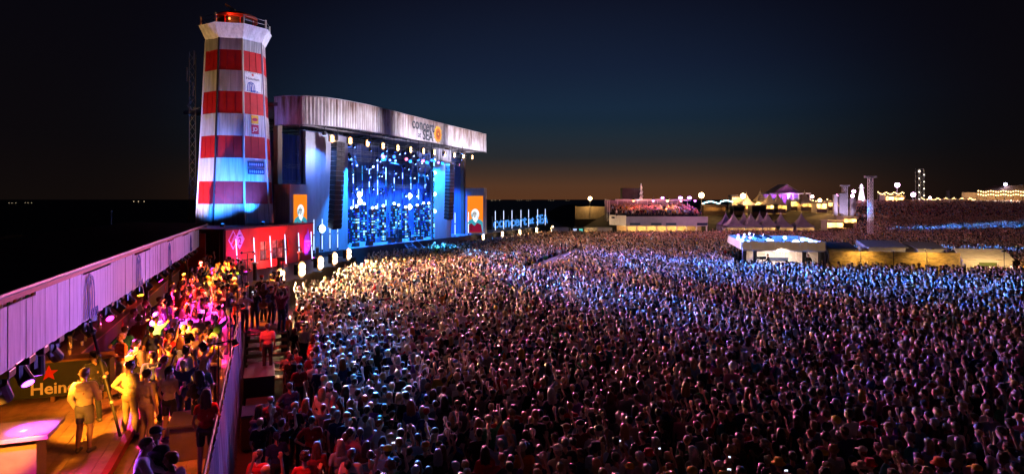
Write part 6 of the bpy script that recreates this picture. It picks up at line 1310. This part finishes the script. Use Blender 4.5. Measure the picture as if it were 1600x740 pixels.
# the rest of the terrace crowd, each with its own clothes
combos = set()
def pick_look(lod=1, crowd=False):
    for _ in range(200):
        pose = random.choices(['down', 'right_up', 'both_up', 'clap', 'phone', 'cup', 'fold', 'point', 'hip', 'talk'], [34, 9, 6, 9, 4, 8, 6, 4, 5, 6])[0] if crowd else random.choice(['down', 'cup', 'talk', 'right_up', 'clap', 'hip', 'fold', 'both_up'])
        build = random.choice((0, 0, 1)); gear = random.choices(['short', 'long', 'bun', 'pony', 'curly', 'cap', 'bucket', 'straw'], [48 if build == 0 else 8, 4 if build == 0 else 26, 1 if build == 0 else 5, 1 if build == 0 else 8, 3, 7, 2, 1])[0]
        gcol = random.choices(['yellow', 'white', 'black', 'red', 'blue', 'orange'], [4, 3, 3, 2, 2, 1])[0] if gear in ('cap', 'bucket') else 'straw' if gear == 'straw' else random.choices(list(HAIRS), [6, 5, 4, 1, 2])[0]
        shirt = random.choices(list(SHIRTS), [20, 7, 14, 9, 3, 3, 5, 2, 3, 2, 4, 1, 1, 14, 3])[0]
        k = (pose, gear, gcol, shirt)
        if k not in combos: combos.add(k); return pose, build, gear, gcol, shirt
    return pose, build, gear, gcol, shirt
n = 0; tries = 0
while n < 108 and tries < 20000:
    tries += 1; u, v = random.uniform(5.6, 36), random.uniform(-2.9, -.35)
    if u < 10 and v < -1.85: continue
    z = ZL if v > -1.9 else ZU
    if -2.15 < v < -1.9: continue
    p = B(u, v, z + .012)
    if any((p - q).length < .47 for q in used): continue
    used.append(p); n += 1; pose, build, gear, gcol, shirt = pick_look()
    where = 'mid terrace' if u < 18 else 'far terrace' if u < 27 else 'terrace back'
    person(p, heading(p, STC) + random.uniform(-.9, .9), pose, build, .55, n % 3 == 0, shirt, random.choice(list(TROUS)), gear, gcol, f'guest in {shirt} with {gearname(gear, gcol)}, {POSETXT[pose]}, {where}', G1, 1, random.uniform(.94, 1.05))
for k, (u, shirt, gear) in enumerate(((11, 'black', 'cap'), (13.6, 'white', 'short'), (17.2, 'black', 'bun'), (21, 'charcoal', 'short'), (25, 'black', 'pony'))):
    p = B(u, -5.4, ZU + .012); person(p, heading(p, B(u, 0)), ['cup', 'talk', 'lean', 'down', 'talk'][k], k % 2, .6, False, shirt, 'dark', gear, 'black' if gear == 'cap' else 'dark', f"bar keeper in {shirt} behind the long counter, {ordn[k]} from the near end", 'bar keepers', 1)
# gangway beside the railing
G2 = 'people in the dark gangway'
for k, (px, py, pose, build, shirt, gear, gcol, z, lab) in enumerate(((405, 632, 'cup', 1, 'black', 'long', 'dark', 0, 'woman in black with long dark hair drinking in the gangway'), (404, 703, 'down', 0, 'red', 'short', 'dark', 0, 'man in a red shirt at the bottom of the gangway'), (418, 505, 'down', 0, 'pink', 'short', 'dark', 1.05, 'man in a pink shirt on the stairs seen from behind'),
        (446, 490, 'lean', 0, 'orange', 'short', 'brown', .6, 'man in an orange shirt leaning forward below the landing'), (440, 455, 'both_up', 0, 'maroon', 'short', 'dark', 1.75, 'bare-armed man on the landing raising both arms'), (398, 452, 'fold', 0, 'black', 'short', 'dark', 1.75, 'man in black with folded arms on the landing'), (424, 447, 'down', 0, 'charcoal', 'cap', 'black', 1.75, 'security man in charcoal on the landing'), (460, 512, 'down', 1, 'black', 'long', 'dark', 0, 'woman in black with long hair against the crowd barrier'),
        (468, 568, 'down', 0, 'red', 'short', 'dark', 0, 'man in a red jacket against the crowd barrier'), (478, 622, 'cup', 1, 'maroon', 'long', 'red', 0, 'red-haired woman with a cup against the crowd barrier'), (487, 650, 'hip', 0, 'red', 'short', 'brown', 0, 'bearded man in red with a hand on his hip by the barrier'), (495, 690, 'down', 1, 'maroon', 'long', 'brown', 0, 'woman in maroon near the bottom of the barrier'), (476, 708, 'talk', 0, 'red', 'curly', 'dark', 0, 'curly-haired man in red talking at the bottom edge'), (462, 545, 'clap', 0, 'maroon', 'short', 'dark', 0, 'man in maroon clapping at the barrier'))):
    p = deck_at(px, py, z + .02); used.append(p); person(p, heading(p, STC) + random.uniform(-.5, .5), pose, build, .62, False, shirt, 'dark', gear, gcol, lab, G2, 0 if py > 600 else 1)
nn = 0; tries = 0
while nn < 24 and tries < 4000:
    tries += 1; u, v = random.uniform(1.5, 27), random.uniform(.75, 2.0); z = 0
    if 8.6 < u < 15.6 and v < 1.5: continue
    if 15.6 < u < 19.3: continue
    if u >= 19.3: z = 1.74
    p = B(u, v, z + .012)
    if any((p - q).length < .55 for q in used): continue
    used.append(p); nn += 1; pose, build, gear, gcol, shirt = pick_look()
    shirt = random.choice(['red', 'maroon', 'black', 'charcoal', 'pink', 'white', 'navy', 'grey'])
    person(p, heading(p, STC) + random.uniform(-.6, .6), pose, build, .55, False, shirt, 'dark', gear, gcol, f"{'woman' if build else 'man'} in {shirt}, {gearname(gear, gcol)}, {POSETXT[pose]}, {'on the landing' if z else 'near gangway' if u < 9 else 'gangway by the cases'}", G2, 1, random.uniform(.94, 1.05))
# band and camera crew
for k, (s, t, pose, shirt, gear, hc_, lab, z) in enumerate(((20.5, -3.6, 'phone', 'white', 'long', 'grey', 'white-haired singer at the microphone on the stage', 0), (15.2, -4.0, 'lean', 'black', 'short', 'dark', 'guitar player in black at the left of the stage', 0), (25.2, -4.2, 'cup', 'navy', 'short', 'brown', 'player in navy at the right of the stage', 0), (21.3, -6.7, 'lean', 'white', 'short', 'dark', 'drummer in white behind the drum kit', .5), (28.8, -4.0, 'clap', 'black', 'long', 'blonde', 'backing singer with long blonde hair on the stage', 0))):
    p = S(s, t, SZ + .012 + z); person(p, heading(p, S(s, 30)), pose, k == 4, .6, False, shirt, 'dark', gear, hc_, lab, 'band on stage', 1)
for k, (u, pose, lab) in enumerate(((2.35, 'lean', 'camera operator bending to a camera at the left of the mixing tower'), (5.75, 'fold', 'person with folded arms standing between the pillars of the mixing tower'))):
    p = M_(u, .1, .63); person(p, R(60) if k == 0 else R(175), pose, 0, 1.0, False, 'black', 'dark', 'short', 'dark', lab, 'crew at the mixing tower', 1)
q = thing('broadcast_camera', 'broadcast camera on a tripod at the left of the mixing tower', 'camera', M_(1.75, .1, .63)); c0 = M_(1.75, .1, 2.0); MB().box(c0, (.62, .24, .26)).build('body', BLK, q, bevel=.02); MB().tube(c0 - M_.u * .3, c0 - M_.u * .55, .09, .12, 10).build('lens', BLK, q)
for a in (0, 2.1, 4.2): MB().tube(c0 - Vector((0, 0, .13)), M_(1.75 + .35 * math.cos(a), .1 + .35 * math.sin(a), .63), .025).build('leg', BLK, q)
# ================================================================ the crowd
def lattice(x0, x1, y0, y1, sp):
    xs_ = np.arange(x0, x1, sp); ys_ = np.arange(y0, y1, sp * .9); X_, Y_ = np.meshgrid(xs_, ys_); X_ = X_ + (np.arange(len(ys_)) % 2)[:, None] * sp / 2
    p = np.stack([X_.ravel(), Y_.ravel()], 1); return p + rng.uniform(-.24, .24, p.shape) * sp / .6
def inside(fr, p, u0, u1, v0, v1):
    d = p - np.array((fr.o.x, fr.o.y)); u = d @ np.array((fr.u.x, fr.u.y)); v = d @ np.array((fr.v.x, fr.v.y)); return (u > u0) & (u < u1) & (v > v0) & (v < v1)
pts = np.concatenate([lattice(-20, 36, 8.5, 40, .53), lattice(-20, 125, 40, 128, .60)])
k_ = pts[:, 0] / pts[:, 1]
ok = (k_ < .92)
d_ = pts - np.array((B.o.x, B.o.y)); vB = d_ @ np.array((B.v.x, B.v.y)); uB = d_ @ np.array((B.u.x, B.u.y)); ok &= (vB > 2.55) | (uB > 36)
ds = pts - np.array((S.o.x, S.o.y)); vS = ds @ np.array((S.v.x, S.v.y)); uS = ds @ np.array((S.u.x, S.u.y)); ok &= (vS > 2.6) 
ok &= ~((pts[:, 0] < -14.0 + .06 * np.maximum(0, 50 - pts[:, 1])) & (pts[:, 1] < 66) & (pts[:, 1] > 41)) & ~((pts[:, 0] < -12.4) & (pts[:, 1] >= 30) & (pts[:, 1] < 42) & (vB < 3.0))
ok &= ~inside(M_, pts, -.6, 7.9, -11.8, .9) & ~inside(M_, pts, 7, 23.2, -6.5, 1.0)
dw = pts - np.array((WA.x, WA.y)); aw = dw @ np.array((wd_.x, wd_.y)); bw_ = dw @ np.array((wn.x, wn.y)); ok &= ~((abs(bw_) < 1.0) & (aw > -.3) & (aw < wl + .3))
ok &= ~((pts[:, 1] > np.where(pts[:, 0] > 37, 119, 116.2)) & (pts[:, 0] > 5) & (pts[:, 0] < 70)) & ~((pts[:, 1] > 116) & (pts[:, 0] < 20))
ok &= ~((abs(pts[:, 0] - .56 * 105) < .8) & (abs(pts[:, 1] - 105) < .8))
# thin, uneven density like a real field
nz_ = np.array([noise.noise(V3((x * .35, y * .35, 0))) for x, y in pts]); ok &= rng.random(len(pts)) < np.clip(.93 + .25 * nz_, .5, 1)
pts = pts[ok]
slope = lattice(58, 175, 118, 168, .85); ks = slope[:, 0] / slope[:, 1]; slope = slope[(ks > .535) & (ks < .93)]; slope = slope[~((slope[:, 0] > 74) & (slope[:, 0] < 82) & (slope[:, 1] > 140) & (slope[:, 1] < 150))]; slope = slope[~((slope[:, 1] > 163.5) & (slope[:, 0] > 118))]; slope = slope[~((slope[:, 1] > 128) & (slope[:, 1] < 137) & (slope[:, 0] < 74))]
zs = ground_z(pts[:, 0], pts[:, 1]); zsl = ground_z(slope[:, 0], slope[:, 1])
ter = np.stack([rng.uniform(xl + 1, x1_t := VX(1100), 330), rng.uniform(VD + .6, VD + 11.2, 330)], 1); ter = ter[ter[:, 0] > VX(978) - (ter[:, 1] - VD) * .5]
allp = np.concatenate([np.c_[pts, zs], np.c_[slope, zsl], np.c_[ter, np.where(ter[:, 1] < VD + 4, 3.91, 4.16 + .25 * np.floor((ter[:, 1] - VD - 4) / 2))]])
dist = allp[:, 1]; pxs = 800 + F * allp[:, 0] / allp[:, 1]; pyh = HY + F * (H - 1.75 - allp[:, 2]) / allp[:, 1]
vis = (pxs > 380) & (pxs < 1606) & (pyh < 752)
order = np.argsort(np.where(vis, dist, 1e9)); NI = 128; near = set(order[:NI].tolist())
def where_txt(px, py):
    a = 'left part' if px < 640 else 'centre left' if px < 850 else 'centre' if px < 1060 else 'centre right' if px < 1300 else 'right part'
    return f"crowd {a}, {'bottom edge' if py > 690 else 'lower rows' if py > 640 else 'upper rows'}"
for i in order[:NI]:
    x, y, z = allp[i]; pose, build, gear, gcol, shirt = pick_look(crowd=True); p = (x, y, z)
    who = 'woman' if build == 1 else 'man'
    person(p, heading(p, STC) + rng.normal(0, .25), pose, build, random.choice((.55, .55, 1.0)) if pose in ('down', 'clap') else .55, False, shirt, random.choice(['dark', 'dark', 'denim', 'grey']), gear, gcol,
           f'{who} in {shirt}, {gearname(gear, gcol)}, {POSETXT[pose]}, {where_txt(pxs[i], pyh[i])}', 'people in the front of the crowd', 1, float(rng.normal(1.0, .04)))
# everyone else: one mass, drawn as instances of a handful of low-detail figures
variants = []
for k, (pose, build, gear) in enumerate((('down', 0, 'short'), ('down', 1, 'long'), ('clap', 0, 'short'), ('right_up', 0, 'cap'), ('both_up', 1, 'pony'), ('down', 0, 'bucket'), ('cup', 0, 'short'), ('down', 1, 'short'), ('down', 0, 'curly'))):
    me, _, _, (hc, tn, J) = body(pose, build, .55, False, 2); hm = head_mesh(gear, 2); bm = bmesh.new(); bm.from_mesh(me); nf = len(bm.faces)
    h2 = hm.copy(); h2.transform(Matrix.Translation(V3(hc)) @ Matrix.Rotation(tn, 4, 'Z')); bm.from_mesh(h2); bm.faces.ensure_lookup_table()
    for f in bm.faces[nf:]: f.material_index = 4
    m3 = bpy.data.meshes.new('crowd_figure'); bm.to_mesh(m3); bm.free()
    for m_ in (SKINI, FABI, TROUI, SHOEM, HAIRI): m3.materials.append(m_)
    for p in m3.polygons: p.use_smooth = True
    variants.append(bpy.data.objects.new('crowd_figure_%02d' % k, m3))
VC = bpy.data.collections.new('crowd_figures')
for v in variants: VC.objects.link(v)
def crowd_nodes():
    g = bpy.data.node_groups.new('crowd_spread', 'GeometryNodeTree'); g.interface.new_socket('Geometry', in_out='INPUT', socket_type='NodeSocketGeometry'); g.interface.new_socket('Geometry', in_out='OUTPUT', socket_type='NodeSocketGeometry')
    n = g.nodes.new; gi, go = n('NodeGroupInput'), n('NodeGroupOutput'); ip = n('GeometryNodeInstanceOnPoints'); ci = n('GeometryNodeCollectionInfo'); ci.inputs['Collection'].default_value = VC; ci.inputs['Separate Children'].default_value = True; ci.inputs['Reset Children'].default_value = True
    def attr(name, ty): a = n('GeometryNodeInputNamedAttribute'); a.data_type = ty; a.inputs['Name'].default_value = name; return a.outputs['Attribute']
    l = g.links.new; l(gi.outputs[0], ip.inputs['Points']); l(ci.outputs[0], ip.inputs['Instance']); ip.inputs['Pick Instance'].default_value = True
    l(attr('variant', 'INT'), ip.inputs['Instance Index']); l(attr('spin', 'FLOAT_VECTOR'), ip.inputs['Rotation']); l(attr('size', 'FLOAT_VECTOR'), ip.inputs['Scale']); l(ip.outputs[0], go.inputs[0]); return g
CN = crowd_nodes()
def crowd_obj(idx, label):
    q = allp[idx]; n = len(q); me = bpy.data.meshes.new('crowd'); me.from_pydata(q.tolist(), [], [])
    def put(nm, ty, arr, key='value'): a = me.attributes.new(nm, ty, 'POINT'); a.data.foreach_set(key, np.ascontiguousarray(arr, dtype=np.int32 if ty == 'INT' else np.float32).ravel())
    put('variant', 'INT', rng.choice(9, n, p=[.31, .17, .08, .10, .05, .03, .07, .11, .08]))
    ang = np.arctan2(STC[1] - q[:, 1], STC[0] - q[:, 0]) - math.pi / 2 + rng.normal(0, .3, n); put('spin', 'FLOAT_VECTOR', np.c_[rng.normal(0, .03, n), rng.normal(0, .03, n), ang], 'vector')
    s = rng.normal(1, .055, n); put('size', 'FLOAT_VECTOR', np.c_[s, s, s], 'vector')
    def cols(nm, pal, wts, jit): c = np.array(pal)[rng.choice(len(pal), n, p=np.array(wts) / sum(wts))] * rng.uniform(1 - jit, 1 + jit, (n, 1)); put(nm, 'FLOAT_VECTOR', np.clip(c, 0, .9), 'vector')
    cols('c_shirt', list(SHIRTS.values()), [18, 10, 13, 9, 4, 4, 6, 2, 3, 3, 3, 1, 1, 12, 3], .3); cols('c_skin', SKINS, [5, 5, 4, 4, 1, 1], .15)
    cols('c_hair', list(HAIRS.values()) + [HATS['yellow'], HATS['white'], HATS['red'], HATS['blue']], [30, 24, 18, 5, 9, 1.2, 2, .8, 1], .3)
    o = bpy.data.objects.new('crowd', me); COL.objects.link(o); tag(o, label, 'crowd', None, 'stuff'); md = o.modifiers.new('spread', 'NODES'); md.node_group = CN; return o
rest = np.array([i for i in range(len(allp)) if i not in near])
nf_, ns_ = len(pts), len(pts) + len(slope)
crowd_obj(rest[rest < nf_], 'dense festival crowd filling the field from the near rows to the stage'); crowd_obj(rest[(rest >= nf_) & (rest < ns_)], 'far crowd standing on the slope of the dike at right'); crowd_obj(rest[rest >= ns_], 'guests packed on the upper floor of the white terrace building')
bpy.data.scenes.remove(TMP)
print('CROWD', len(allp), 'individuals', NI)
